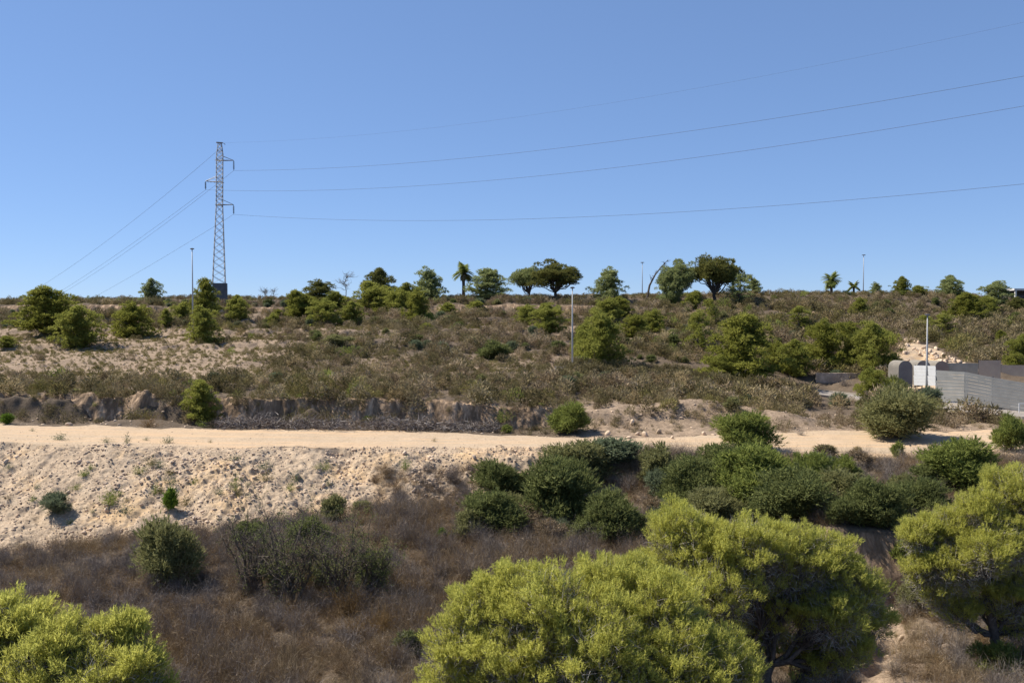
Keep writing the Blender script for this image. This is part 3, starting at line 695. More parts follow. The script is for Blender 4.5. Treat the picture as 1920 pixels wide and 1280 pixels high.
SHRUBS = [
 (925, 676, 64, 38, 'mid', 'dark', 0, 'dark green rounded shrub alone on the brown hillside'),
 (1068, 816, 94, 66, 'big', 'green', 1, 'round green shrub on the back edge of the track by the earth wall end'),
 (1405, 852, 134, 78, 'big', 'green', 2, 'rounded mid-green shrub at the near edge of the track, left of the sandy clearing'),
 (1700, 828, 172, 108, 'big', 'olive', 3, 'large spreading grey-green shrub behind the track below the lamp and fence'),
 (1748, 770, 60, 48, 'mid', 'greygreen', 4, 'pale feathery shrub at the foot of the lamp by the fence'),
 (1150, 892, 132, 48, 'mid', 'greygreen', 5, 'low long grey-green shrub below the end of the rubble bank'),
 (1240, 912, 88, 76, 'mid', 'olive', 6, 'rounded grey-olive shrub right of the low long one'),
 (930, 944, 102, 68, 'big', 'dark', 7, 'dark glossy shrub at the foot of the rubble bank, left end of the thicket'),
 (1055, 1000, 178, 140, 'big', 'dark', 8, 'tall dark shrub in the middle of the thicket below the bank'),
 (930, 1006, 140, 84, 'big', 'dark', 9, 'dull dark shrub in front of the glossy one in the thicket'),
 (1155, 1022, 148, 104, 'big', 'dark', 10, 'near-black round shrub at the right end of the thicket'),
 (1310, 968, 150, 100, 'big', 'dark', 11, 'dark green shrub below the grey-olive one, start of the right thicket'),
 (1430, 960, 200, 122, 'big', 'green', 12, 'wide olive-dark shrub right below the rounded track-side shrub'),
 (1530, 940, 110, 96, 'big', 'green', 13, 'lighter green shrub on the right shoulder of the wide one'),
 (1500, 1030, 200, 112, 'big', 'dark', 14, 'dark shrub behind the big foreground pine crown, above the gully'),
 (1650, 1000, 140, 96, 'big', 'dark', 15, 'dark shrub overhanging the eroded gully edge'),
 (1740, 985, 120, 90, 'big', 'dark', 16, 'dark shrub between the gully shrub and the foreground pine at the right'),
 (1820, 930, 170, 100, 'big', 'green', 17, 'wide green shrub below the track behind the right foreground pine'),
 (1905, 850, 70, 76, 'mid', 'green', 18, 'green shrub at the photo edge by the end of the sandy clearing'),
 (1730, 1150, 90, 80, 'mid', 'olive', 19, 'soft grey-green shrub beside the gully at the foot of the right pine'),
 (1880, 1275, 90, 70, 'mid', 'green', 20, 'low green shrub at the bottom right corner'),
 (1690, 1050, 46, 46, 'small', 'green', 21, 'small green shrub clinging to the gully edge'),
 (300, 1105, 132, 138, 'big', 'olive', 22, 'tall olive-green shrub standing alone in the dry brush'),
 (460, 1030, 80, 50, 'mid', 'dark', 23, 'dark patchy shrub at the upper left of the twiggy thicket'),
 (575, 1030, 90, 56, 'mid', 'dark', 24, 'dark shrub behind the twiggy thicket, highest green patch in it'),
 (520, 1110, 90, 56, 'mid', 'olive', 25, 'olive shrub low in the twiggy thicket'),
 (610, 1110, 80, 60, 'mid', 'olive', 26, 'olive shrub on the right of the twiggy thicket'),
 (690, 1110, 80, 80, 'mid', 'dark', 27, 'separate dark shrub right of the twiggy thicket'),
 (760, 1226, 66, 46, 'small', 'dark', 28, 'small dark shrub in deep dry brush left of the foreground pine'),
 (95, 976, 68, 42, 'mid', 'greygreen', 29, 'dense grey-green cushion shrub on the lower rubble bank'),
 (320, 954, 40, 46, 'small', 'bright', 30, 'bright green little bush casting a shadow on the rubble bank'),
 (618, 980, 60, 55, 'mid', 'olive', 31, 'dull olive shrub at the edge of bank and dry brush'),
 (680, 958, 50, 22, 'small', 'olive', 32, 'low olive shrub between the dull shrub and the rusty bush'),
 (1683, 858, 36, 34, 'small', 'green', 33, 'small green shrub on the near edge of the sandy clearing'),
 (1608, 855, 34, 20, 'small', 'straw', 34, 'dry tufted plant on the near edge of the sandy clearing'),
 (1550, 855, 56, 24, 'small', 'scrub', 35, 'brown scrubby plant left of the dry tufted plant by the clearing'),
 (828, 1010, 34, 24, 'small', 'bright', 36, 'light green sprig in the dry brush below the thicket'),
 (16, 795, 30, 22, 'small', 'bright', 37, 'bright green bush behind the track at the left photo edge'),
 (690, 796, 28, 18, 'small', 'green', 38, 'small green bush at the foot of the earth wall left of the dead branches'),
 (950, 812, 30, 18, 'small', 'green', 39, 'small olive bush at the foot of the pale part of the earth wall'),
 (1375, 770, 40, 28, 'small', 'olive', 40, 'dark olive bush on the dry ground above the track, right of the mounds'),
 (630, 660, 60, 24, 'mid', 'olive', 41, 'grey-green low shrub on the dark hillside below the cluster'),
 (1085, 945, 150, 84, 'big', 'olive', 2, 'dull olive shrub rising at the back of the thicket below the bank'),
 (1290, 925, 100, 66, 'mid', 'olive', 3, 'olive shrub right of the rounded grey-olive one'),
 (1365, 905, 120, 66, 'big', 'dark', 5, 'dark low shrub just below the rounded track-side shrub'),
 (1590, 905, 70, 50, 'mid', 'green', 6, 'fresh green shrub top at the right end of the wide thicket'),
 (1600, 960, 130, 80, 'big', 'olive', 7, 'grey-olive shrub filling the thicket above the gully'),
 (1350, 1010, 150, 90, 'big', 'olive', 8, 'grey-olive shrub directly behind the foreground pine crown'),
 (985, 955, 90, 60, 'mid', 'dark', 9, 'dark shrub between the glossy shrub and the tall dark one'),
 (1688, 748, 56, 46, 'mid', 'dark', 10, 'dark shrub at the foot of the vaulted sheds behind the near-side pine'),
 (1560, 1290, 160, 60, 'mid', 'olive', 43, 'dull undergrowth bush at the foot of the big foreground pine'),
]
for a in SHRUBS: shrub(*a, group='shrubs and bushes of the valley' if a[1] > 820 else 'shrubs behind the track')

rt = np.random.default_rng(71)
for i in range(40):
    if i < 15: p_, b_ = 860 + 400 * rt.random(), 930 + 100 * rt.random()
    else: p_, b_ = 1210 + 560 * rt.random(), 880 + 130 * rt.random()
    if i < 15 and (p_ - 860) < (960 - b_) * 1.2: p_ += 130
    m_ = ('olive', 'dark', 'greygreen', 'scrub_grey')[i % 4]; wd = 42 + 52 * rt.random()
    shrub(p_, b_, wd, wd * (.5 + .35 * rt.random()), 'mid', m_, i, 'low ' + {'olive': 'olive', 'dark': 'dark green', 'greygreen': 'grey-green', 'scrub_grey': 'dry brown'}[m_] + ' bush filling a gap in the shrub thicket below the track',
          {'olive': 'olive', 'dark': 'dark green', 'greygreen': 'grey-green', 'scrub_grey': 'dry brown'}[m_] + ' fill-in bushes of the thicket', name='low_bush', cat='bush')
# ---------------------------------------------------------------- twiggy plants
def twig_plant(seed, n, L, W, up=.9, droop=.3, sub=4, leafy=0):
    """unit dry bush: stems from the base that fork into finer twigs"""
    rng = np.random.default_rng(seed); d = sph(rng, n); d[:, 2] = np.abs(d[:, 2]) + up * .6
    P = rng.normal(size=(n, 3)) * [.12, .12, 0]; Ls = L * (.6 + .5 * rng.random((n, 1)))
    V, T, pts = ribbons(rng, P, d, Ls, W, 4, .5, droop); parts = [(V, T, np.repeat(rng.random(n), 1)[np.tile(np.arange(n), len(T) // n)])]
    for k in range(sub):
        seg = pts[1 + k % 4]; d2 = unit(unit(seg - P) + .7 * rng.normal(size=P.shape))
        V2, T2, p2 = ribbons(rng, seg, d2, Ls * .5, W * .65, 2, .5, 0)
        parts.append((V2, T2, rng.random(n)[np.tile(np.arange(n), len(T2) // n)]))
        if leafy: parts.append(blades(rng, p2[-1], unit(d2), leafy, L * .13, W * 2.2, .8))
    V, T, c = join(parts); V[:, 2] = np.maximum(V[:, 2], 0)
    return normalise(V), T, c
def clump(seed, n=250):
    rng = np.random.default_rng(seed); d = sph(rng, n); d[:, 2] = np.abs(d[:, 2]); L_ = 1 + .25 * vn(d[:, 0] * 2 + seed, d[:, 1] * 2 + d[:, 2])[:, None]
    P = d * (.45 + .55 * rng.random((n, 1)) ** .5) * L_ * [.5, .5, .8]
    V, T, c = blades(rng, P, unit(d + [0, 0, .5]), 1, .19, .05, .7, .0, rng.random(n)); V[:, 2] = np.maximum(V[:, 2], 0); return normalise(V), T, c
TW = {'fine': [twig_plant(300 + i, 70, 1, .012, leafy=0, sub=6) for i in range(4)],
      'leafy': [twig_plant(320 + i, 30, 1, .03, leafy=3, sub=4) for i in range(5)],
      'grass': [twig_plant(340 + i, 90, 1, .016, 1.6, .5, 1) for i in range(3)],
      'near': [twig_plant(360 + i, 30, 1, .018, .7, .45, 6, 0) for i in range(6)],
      'bigbrush': [twig_plant(400 + i, 130, 1, .013, .7, .4, 6, 0) for i in range(3)],
      'clump': [clump(380 + i) for i in range(6)]}
TM = {}
def tw_mesh(kind, i, mat):
    key = (kind, i % len(TW[kind]), mat)
    if key not in TM:
        V, T, c = TW[kind][key[1]]; TM[key] = mesh_tris(kind + '_plant', V, T, c, [M[mat]])
    return TM[key]
def twiggy(px, base, wpx, hpx, kind, mat, i, label, name='dry_bush', cat='dry bush', group='dry bushes and weeds'):
    x, y, z = at(px, base); k = y / F
    o = put(name, tw_mesh(kind, i, mat), loc=(x, y, z - .02), label=label, cat=cat, group=group)
    o.scale = (wpx * k, wpx * k, hpx * k); o.rotation_euler.z = i * 1.3; return o
for a in [
 (742, 928, 56, 46, 'fine', 'rust', 0, 'rusty dry bush on the bank below the pale green sprig'),
 (758, 880, 30, 30, 'leafy', 'bright', 1, 'pale green leafy sprig on the bank above the rusty bush', 'weed', 'weed'),
 (290, 801, 100, 40, 'fine', 'rust', 2, 'wide rusty dry bush in the ditch behind the track'),
 (265, 1122, 40, 26, 'fine', 'straw', 1, 'ochre tuft at the left foot of the tall olive shrub', 'grass_tuft', 'grass tuft'),
 (330, 1128, 50, 26, 'fine', 'rust', 3, 'orange-brown tuft at the right foot of the tall olive shrub', 'grass_tuft', 'grass tuft'),
 (770, 1285, 80, 60, 'grass', 'straw', 0, 'arching straw-coloured grass tuft at the bottom edge by the foreground pine', 'grass_tuft', 'grass tuft'),
 (110, 824, 50, 18, 'leafy', 'greygreen', 0, 'widest grey-green weed lying on the sandy track', 'weed', 'weed'),
 (237, 832, 20, 26, 'leafy', 'greygreen', 1, 'upright grey-green weed on the near edge of the track', 'weed', 'weed'),
 (200, 829, 30, 14, 'leafy', 'greygreen', 2, 'low weed just left of the upright one on the track edge', 'weed', 'weed'),
 (310, 830, 34, 16, 'leafy', 'greygreen', 3, 'low sprawling weed right of the upright one on the track', 'weed', 'weed'),
 (61, 808, 14, 8, 'leafy', 'greygreen', 4, 'tiny weed on the track left of the widest weed', 'weed', 'weed'),
 (275, 826, 16, 10, 'leafy', 'greygreen', 4, 'tiny weed on the track between the upright and the sprawling weed', 'weed', 'weed'),
 (395, 830, 12, 8, 'leafy', 'scrub_olive', 4, 'tiny brownish weed on the track right of the sprawling weed', 'weed', 'weed'),
 (815, 828, 14, 10, 'leafy', 'scrub_olive', 4, 'tiny green weed alone in the middle of the track', 'weed', 'weed'),
 (443, 922, 28, 42, 'leafy', 'green', 4, 'upright dark green weed casting a long shadow on the bank', 'weed', 'weed'),
 (205, 948, 70, 44, 'leafy', 'green', 0, 'loose spreading green weed on the rubble bank', 'weed', 'weed'),
 (290, 926, 34, 24, 'leafy', 'green', 1, 'small dull weed just left of the bright green little bush', 'weed', 'weed'),
 (235, 962, 40, 22, 'leafy', 'greygreen', 2, 'grey-green weed below the loose spreading weed', 'weed', 'weed'),
 (155, 893, 30, 16, 'leafy', 'bright', 3, 'yellow-green weed high on the left of the bank', 'weed', 'weed'),
 (170, 880, 22, 14, 'leafy', 'bright', 2, 'small yellow-green weed just above the other on the left bank', 'weed', 'weed'),
 (145, 918, 34, 14, 'leafy', 'green', 4, 'thin green weed above the dense cushion shrub', 'weed', 'weed'),
 (60, 940, 22, 14, 'leafy', 'bright', 1, 'yellow weed left of and above the cushion shrub', 'weed', 'weed'),
 (15, 880, 28, 14, 'leafy', 'greygreen', 1, 'faint weed high on the bank at the left photo edge', 'weed', 'weed'),
 (435, 862, 36, 12, 'leafy', 'greygreen', 3, 'faint grey weed near the top of the bank above the dark upright weed', 'weed', 'weed'),
 (616, 912, 24, 18, 'leafy', 'greygreen', 2, 'faint grey-green weed on the right of the rubble bank', 'weed', 'weed'),
 (18, 936, 40, 26, 'near', 'scrub', 0, 'brown dry bush low on the bank at the left photo edge'),
 (162, 955, 20, 12, 'near', 'scrub', 1, 'small dark dry bush right of the cushion shrub'),
 (45, 1030, 60, 34, 'near', 'scrub_olive', 2, 'olive-brown bush at the foot of the bank far left'),
 (1585, 722, 60, 34, 'fine', 'deadwood', 2, 'grey-white dead shrub beside the road under the rounded pine'),
 (1470, 810, 60, 32, 'near', 'scrub_grey', 3, 'dry grey bush above the sandy clearing'),
 (1500, 815, 44, 22, 'fine', 'deadwood', 1, 'bleached dead bush lying by the sandy clearing'),
 (1400, 880, 40, 30, 'near', 'scrub', 1, 'brown dry bush in front of the track-side shrub'),
 (1800, 830, 80, 30, 'near', 'scrub', 4, 'brown dry bush in the shade right of the large spreading shrub'),
]: twiggy(*a)

rb = np.random.default_rng(61)
for i in range(34):
    p_, b_ = 330 + 540 * rb.random(), 1090 + 210 * rb.random()
    if p_ > 780 and b_ > 1150: p_ -= 200
    if p_ < 400 and b_ > 1180: p_ += 150
    h_ = 46 + 50 * rb.random(); m_ = ('brush', 'rust', 'scrub_grey')[(i % 4) % 3]
    twiggy(p_, b_, h_ * 1.5, h_, 'bigbrush', m_, i, {'brush': 'tall brown', 'rust': 'tall reddish-brown', 'scrub_grey': 'tall grey-brown'}[m_] + ' dry bush standing out of the valley brush left of the foreground pines',
           group={'brush': 'tall brown', 'rust': 'tall reddish', 'scrub_grey': 'tall grey'}[m_] + ' dry bushes in the valley brush')
rb = np.random.default_rng(62)
for i in range(26):
    p_ = 20 + 640 * rb.random(); b_ = 855 + (150 - p_ * .13) * rb.random(); h_ = 10 + 14 * rb.random()
    twiggy(p_, b_, h_ * 1.8, h_, 'leafy', ('greygreen', 'green', 'scrub_olive')[i % 3], i, 'tiny ' + ('grey-green', 'green', 'brownish')[i % 3] + ' weed sprouting from the rubble bank', 'weed', 'weed', ('grey-green', 'green', 'brownish')[i % 3] + ' tiny weeds on the rubble bank')
# ------------- scatter helpers
def scatter(name, spots, kind, mat, label, cat, seed, own=.4):
    """many plants as one countless mass: spots = (x, y, z, width, height)"""
    rng = np.random.default_rng(seed); parts = []
    for j, (x, y, z, wd, ht) in enumerate(spots):
        V, T, c = TW[kind][j % len(TW[kind])]; q = rng.random() * 6.28; co, si = math.cos(q), math.sin(q)
        W_ = np.stack([(V[:, 0] * co - V[:, 1] * si) * wd + x, (V[:, 0] * si + V[:, 1] * co) * wd + y, V[:, 2] * ht + z - .03], 1)
        parts.append((W_.astype(np.float32), T, np.clip(c * (1 - own) + rng.random() * own, 0, 1)))
    if not parts: return
    V, T, c = join(parts)
    put(name, mesh_tris(name, V, T, c, [M[mat]]), label=label, cat=cat, kind='stuff')
def cand(n, seed, ymin, ymax, umax=.66):
    rng = np.random.default_rng(seed)
    y = np.sqrt(ymin ** 2 + (ymax ** 2 - ymin ** 2) * rng.random(n)); x = y * umax * (2 * rng.random(n) - 1)
    z, s, px = terrain(x, y); return rng, x, y, z, s, px
TRW = [(o.location.x, o.location.y) for o in COL.objects if o.type == 'EMPTY']
# hillside scrub
rng, x, y, z, s, px = cand(27000, 901, 65.4, 172)
dens = np.ones_like(x)
b = bare_w(s, px, x, y); dens *= 1 - .84 * b
dens *= .42 + .58 * sstep(-.6, .4, fbm(x, y, 5, 3, 33)); dens = np.where((s > 9.2) & (s < 9.85), np.maximum(dens, .8), dens)
onroad = (s > 9.9) & (s < 11.35) & (px > 1030); dens[onroad] = 0
dens[(s > 7.9) & (s < 9.0) & (px < 1080)] *= .5; dens[(y < 69.4) & (px < 1090)] *= .8; q_ = (px > 1085) & (s > 6.6) & (s < 9.3) & (px < 1900); dens[q_] = np.maximum(dens[q_], .72); dens[(px < 1060) & (s > 8.55) & (s < 9.3)] = 1; dens[(px > 1490) & (px < 1625) & (s > 9.2) & (s < 9.9)] = .06; dens[(s > 9.45) & (s < 9.9) & (px > 1030) & (px < 1520)] = 1; dens[(px < 1090) & (s < 7.0)] = 0; dens[s < 6.25] = 0; dens[(s > 12.95) & (s < 14.1)] *= .2
dens[(px > 1660) & (s > 10.9) & (s < 11.9)] = 0
dens[(px > 1680) & (px < 1858) & (s > 11.1) & (590 - z / y * F > 622 + (px - 1700) * .5)] *= .03
keep = rng.random(len(x)) < dens
x, y, z, s, px = [a[keep] for a in (x, y, z, s, px)]
size = (.5 + 1.6 * rng.random(len(x)) ** 2.6) * (1 - .45 * bare_w(s, px, x, y)) * (1 + .25 * sstep(1100, 1500, px))
kind = vn(x / 9, y / 9, 5) * .6 + rng.normal(size=len(x)) * .35
mats = np.where(kind > .62, 'scrub_olive', np.where(kind < -.34, 'scrub_grey', 'scrub'))
mats = np.where((mats == 'scrub') & (rng.random(len(x)) < .09), 'straw', mats); mats = np.where((mats == 'scrub_olive') & (rng.random(len(x)) < .3), 'green', mats)
size = np.where(s > 14.3, size * .6, size)
infr = (np.abs(px - 960) < 960)
order = np.argsort(y + (~infr) * 999)
ind = set(order[:270].tolist())
for j in ind:
    o = put('scrub_bush', tw_mesh('leafy', j, str(mats[j])), loc=(x[j], y[j], z[j] - .03), cat='bush',
            label={'straw': 'knee-high straw-coloured scrub bush on the terrace just above the earth wall', 'green': 'knee-high green scrub bush on the terrace just above the earth wall', 'scrub': 'knee-high brown scrub bush on the terrace just above the earth wall', 'scrub_olive': 'knee-high olive scrub bush on the terrace just above the earth wall',
                   'scrub_grey': 'knee-high grey dry scrub bush on the terrace just above the earth wall'}[str(mats[j])],
            group={'straw': 'straw-coloured', 'green': 'green', 'scrub': 'brown', 'scrub_olive': 'olive', 'scrub_grey': 'grey'}[str(mats[j])] + ' scrub bushes on the terrace above the earth wall')
    o.scale = (size[j] * 1.25, size[j] * 1.25, size[j] * .8); o.rotation_euler.z = j
for mname, lab in (('scrub', 'brown dry scrub covering the hillside'), ('scrub_olive', 'olive scrub mixed over the hillside'), ('scrub_grey', 'grey dry scrub mixed over the hillside'), ('straw', 'straw-coloured dry clumps dotted over the hillside'), ('green', 'green low bushes dotted over the hillside scrub')):
    sp = [(x[j], y[j], z[j], size[j] * 1.3, size[j] * .85) for j in range(len(x)) if j not in ind and mats[j] == mname]
    scatter('undergrowth', sp, 'clump', mname, lab, 'undergrowth', 7, .68)
# low evergreen bushes among the scrub
rg, xb, yb, zb_, sb, pb = cand(560, 931, 78, 150, .6)
for j in range(len(xb)):
    if not (9.2 < sb[j] < 9.8 or 11.2 < sb[j] < 14.6) or bare_w(sb[j:j + 1], pb[j:j + 1], xb[j:j + 1], yb[j:j + 1])[0] > .5 or (pb[j] > 1660 and sb[j] < 12.6): continue
    mt_, lb_ = (('olive', 'olive'), ('dark', 'dark green'), ('greygreen', 'grey-green'))[j % 3]; wv = .8 + 1.3 * rg.random() ** 1.5
    key = ('small', j % 3, mt_)
    if key not in BM: BM[key] = (get_bush('small', j)[0].mesh('stems', M['bark']), mesh_tris('foliage', *get_bush('small', j)[1:], [M[mt_]]))
    o = empty('low_bush', (xb[j], yb[j], zb_[j] - .1), j, (wv * 1.3, wv * 1.2, wv * .75), label='low ' + lb_ + ' bush scattered among the brown hillside scrub', cat='bush', group=lb_ + ' bushes scattered among the hillside scrub')
    put('foliage', BM[key][1], o)
rng = np.random.default_rng(77); sp = []
for p in np.arange(1045, 1480, 3.2):
    for k_, off in ((10, -.1), (10, -.7), (11, .9)):
        if rng.random() < .22: continue
        D = np.interp(p, PXK, LD[k_]) + off - .4 * rng.random(); xx = (p - 960) / F * D; hgt = .6 + .75 * rng.random()
        sp.append((xx, D, gz(xx, D), hgt * 1.3, hgt))
scatter('undergrowth', sp, 'clump', 'scrub', 'brown scrub lining both sides of the narrow part of the road', 'undergrowth', 15)
# low dots of dry cushion plants over the pale slope
rng, x, y, z, s, px = cand(21000, 905, 74, 125)
k_ = (bare_w(s, px, x, y) > .3) & ~((px > 1030))
scatter('undergrowth', [(a, b_, c_, .22 + .45 * r_ ** 2, .16 + .26 * r_ ** 2) for a, b_, c_, r_ in zip(x[k_], y[k_], z[k_], rng.random(k_.sum()))], 'clump', 'scrub_olive', 'low cushion plants dotted over the pale bare slope', 'undergrowth', 8)
# dry brush filling the valley
rng, x, y, z, s, px = cand(15500, 911, 21, 58, .68)
k_ = (s < 3.02) | ((px > 1130) & (s < 4.9)) | ((px > 700) & (px < 900) & (s < 3.7))
gd = seg_dist(x, y, GUL)
k_ &= ~((px > 1560) & (s > 2.8) & (s < 4.05)) & ~((gd < .7)) & ~((px > 1620) & (rng.random(len(x)) < .15))
x, y, z = x[k_], y[k_], z[k_]; hh = .45 + .5 * rng.random(len(x)) + .5 * fbm(x, y, 2.6, 2, 6)
tone = vn(x / 4, y / 4, 66) * .7 + rng.normal(size=len(x)) * .35
for mname, lo, hi, lab in (('brush', -9, .25, 'brown dry brush filling the valley floor'), ('scrub_grey', .25, .75, 'grey dry twigs among the valley brush'), ('rust', .75, 9, 'reddish dry brush among the valley brush')):
    sp = [(x[j], y[j], z[j], 1.15 + .4 * hh[j], max(.35, hh[j])) for j in range(len(x)) if lo <= tone[j] < hi]
    scatter('brush', sp, 'near', mname, lab, 'brush', 9)
rng2 = np.random.default_rng(44); sel = rng2.random(len(x)) < .16
scatter('twigs', [(a, b_, c_, 1.7, 1.1 + .3 * h_) for a, b_, c_, h_ in zip(x[sel], y[sel], z[sel], hh[sel])], 'fine', 'deadwood', 'bleached dead twigs poking out of the valley brush', 'twigs', 13)
# dry grass on the right foreground and valley edge
rng, x, y, z, s, px = cand(1500, 915, 21, 60, .66)
k_ = ((px > 1500) & (s < 3)) | ((px > 1250) & (s > 4.2) & (s < 4.95)) | ((s < 2.2) & (rng.random(len(x)) < .5))
scatter('grass', [(a, b_, c_, .5, .35 + .2 * r_) for a, b_, c_, r_ in zip(x[k_], y[k_], z[k_], rng.random(k_.sum()))], 'grass', 'straw', 'dry straw grass tufts among the brush', 'grass', 10)

# brush piles of dead branches in the ditch
def pile(px, base, wpx, hpx, i, label):
    x, y, z = at(px, base); k = y / F; rng = np.random.default_rng(500 + i); n = 800; Wd = wpx * k; Hd = hpx * k
    P = np.stack([rng.normal(size=n) * Wd * .25, rng.normal(size=n) * .5 + 1.2, np.abs(rng.normal(size=n)) * Hd * .28], 1)
    d = rng.normal(size=(n, 3)) * [1, .8, .45] + [0, 0, .12]
    V, T, _p = ribbons(rng, P, d, .35 + .6 * rng.random((n, 1)), .03 + .025 * rng.random((n, 1)), 3, .5, .1)
    tt = rng.random(n)[np.tile(np.arange(n), len(T) // n)]
    put('brush_pile', mesh_tris('brush_pile', V, T, tt, [M['deadwood']]), loc=(x, y, z + .05), label=label, cat='brush pile', group='piles of dead branches in the ditch')
for i, (p, b_, w_, h_, l) in enumerate([
  (430, 806, 70, 26, 'heap of grey dead branches just right of the bright pine at the wall foot'),
  (490, 806, 76, 30, 'pale heap of dead branches with a white upright stick'),
  (560, 807, 76, 28, 'heap of dead branches right of the one with the white stick'),
  (622, 808, 70, 24, 'low heap of dead branches before the middle of the earth wall'),
  (710, 809, 80, 34, 'brown heap of dead branches right of the small green bush'),
  (775, 810, 84, 34, 'heap of dead branches under the darkest part of the earth wall'),
  (845, 811, 76, 26, 'low heap of dead branches left of the small olive bush'),
  (905, 812, 60, 24, 'last heap of dead branches, by the pale end of the earth wall')]): pile(p, b_, w_, h_, i, l)

# ---------------------------------------------------------------- stones
def rock_arrays(seed, sub=2):
    rng = np.random.default_rng(seed); import bmesh
    bm = bmesh.new(); bmesh.ops.create_icosphere(bm, subdivisions=sub, radius=.5)
    cuts = [(unit(rng.normal(size=3)), .26 + .16 * rng.random()) for _ in range(9)]
    sc_ = np.array([1, .75 + .2 * rng.random(), .6 + .2 * rng.random()])
    for v in bm.verts:
        p = np.array(v.co)
        for n_, d_ in cuts:
            e = p @ n_
            if e > d_: p = p - n_ * (e - d_)
        v.co = p * sc_ * 1.25 + rng.normal(size=3) * .012
    V = np.array([v.co[:] for v in bm.verts]); T = np.array([[v.index for v in f.verts] for f in bm.faces]); bm.free(); return V, T
RK = [rock_arrays(700 + i) for i in range(6)]; RL = [rock_arrays(720 + i, 1) for i in range(6)]
RM = {m_: [mesh_tris('rock', V, T, None, [M[m_]]) for V, T in RK] for m_ in ('stone', 'stone_grey')}
def rocks_mass(name, spots, mat, label, seed):
    rng = np.random.default_rng(seed); parts = []
    for j, (x, y, z, r) in enumerate(spots):
        V, T = RL[j % 6]; q = rng.random() * 6.28; co, si = math.cos(q), math.sin(q); e = r * (.45 + .7 * rng.random()); V = V * [1.35, .6 + .6 * rng.random(), .85 + .5 * rng.random()]
        parts.append((np.stack([(V[:, 0] * co - V[:, 1] * si) * r + x, (V[:, 0] * si + V[:, 1] * co) * r + y, V[:, 2] * e + z + r * .12], 1), T, np.zeros(len(T))))
    V, T, c = join(parts); put(name, mesh_tris(name, V, T, None, [M[mat]]), label=label, cat='rubble', kind='stuff')
rng, x, y, z, s, px = cand(62000, 921, 43, 56.5, .66)
k_ = (s > 2.95 + .06 * fbm(x, y, 2, 2, 3)) & (s < 4.97) & (px < 1230) & (rng.random(len(x)) < np.where(px > 640, 1, .6))
x, y, z = x[k_], y[k_], z[k_]; r = (.028 + .15 * rng.random(len(x)) ** 5.0) * (1 + .5 * vn(x / 2.5, y / 2.5, 12)); g = rng.random(len(x)) < .3
for m_, sel, lab in (('stone', ~g, 'pale rubble stones covering the bank below the track'), ('stone_grey', g, 'grey rubble stones mixed in the bank below the track')):
    rocks_mass('rubble', list(zip(x[sel], y[sel], z[sel], r[sel])), m_, lab, 11)
rng, x, y, z, s, px = cand(5000, 923, 25, 100, .62)
k_ = ((px > 1100) & (s > 6) & (s < 9.4)) | ((px > 1560) & (s > 1.6) & (s < 3.4)) | ((px < 1080) & (s > 6.1) & (s < 8.2)) | ((px < 600) & (s > 9.9) & (s < 12))
rngt, xt, yt, zt_, st_, pt = cand(9000, 927, 54, 66, .62)
kt = (st_ > 4.85) & (st_ < 6.3) & (rngt.random(len(xt)) < .06 + .5 * (1 - sstep(4.85, 5.25, st_)) + .3 * sstep(5.8, 6.1, st_))
rocks_mass('gravel', [(a, b_, c_, .03 + .07 * q ** 3) for a, b_, c_, q in zip(xt[kt], yt[kt], zt_[kt], rngt.random(kt.sum()))], 'stone', 'small stones lying on the sandy track', 14)
rocks_mass('rubble', [(a, b_, c_, .06 + .2 * q ** 3) for a, b_, c_, q in zip(x[k_], y[k_], z[k_], rng.random(k_.sum()))], 'stone', 'loose stones lying on the bare ground', 12)
def rock(px, base, wpx, mat, i, label, group):
    x, y, z = at(px, base); r = wpx * y / F
    o = put('rock', RM[mat][i % 6], loc=(x, y, z + r * .15), label=label, cat='rock', group=group)
    o.scale = (r, r, r * .85); o.rotation_euler = (i * .7, i * .3, i * 1.9)
rng = np.random.default_rng(31)
for i in range(170):
    t = rng.random() ** .8; p = 1690 + 148 * rng.random(); top = 628 + max(0, (p - 1700)) * .50; b_ = top + (703 - top) * rng.random(); t = 0
    if top < 700: rock(p, b_, 4 + 7 * rng.random() ** 2, 'stone' if rng.random() < .85 else 'stone_grey', i, 'pale quarried block in the rock slope above the fence', 'blocks of the rock slope above the fence')
for i in range(26):
    p = 560 * rng.random() + (400 * rng.random() if i % 2 else 0); rock(p, 848 + 130 * rng.random() * (1 - p / 1400), 6 + 7 * rng.random() ** 2, 'stone' if i % 3 else 'stone_grey', i, 'larger stone half buried in the rubble bank', 'larger stones in the rubble bank')
for i, (p, b_, w_) in enumerate([(1178, 822, 12), (1195, 815, 10), (1140, 815, 12), (1210, 818, 14), (1235, 812, 12), (1260, 822, 9), (1320, 815, 11), (1185, 795, 13), (660, 803, 14), (130, 798, 14)]):
    rock(p, b_, w_, 'stone', i, 'pale boulder at the back edge of the track', 'boulders along the back edge of the track')
for i, (p, b_, w_) in enumerate([(1700, 1072, 16), (1640, 1112, 14), (1672, 1150, 15), (1655, 1185, 12), (1690, 1200, 12), (1712, 1090, 10), (1630, 1100, 9)]):
    rock(p, b_, w_, 'stone', i, 'pale rock washed out in the eroded gully', 'rocks in the eroded gully')

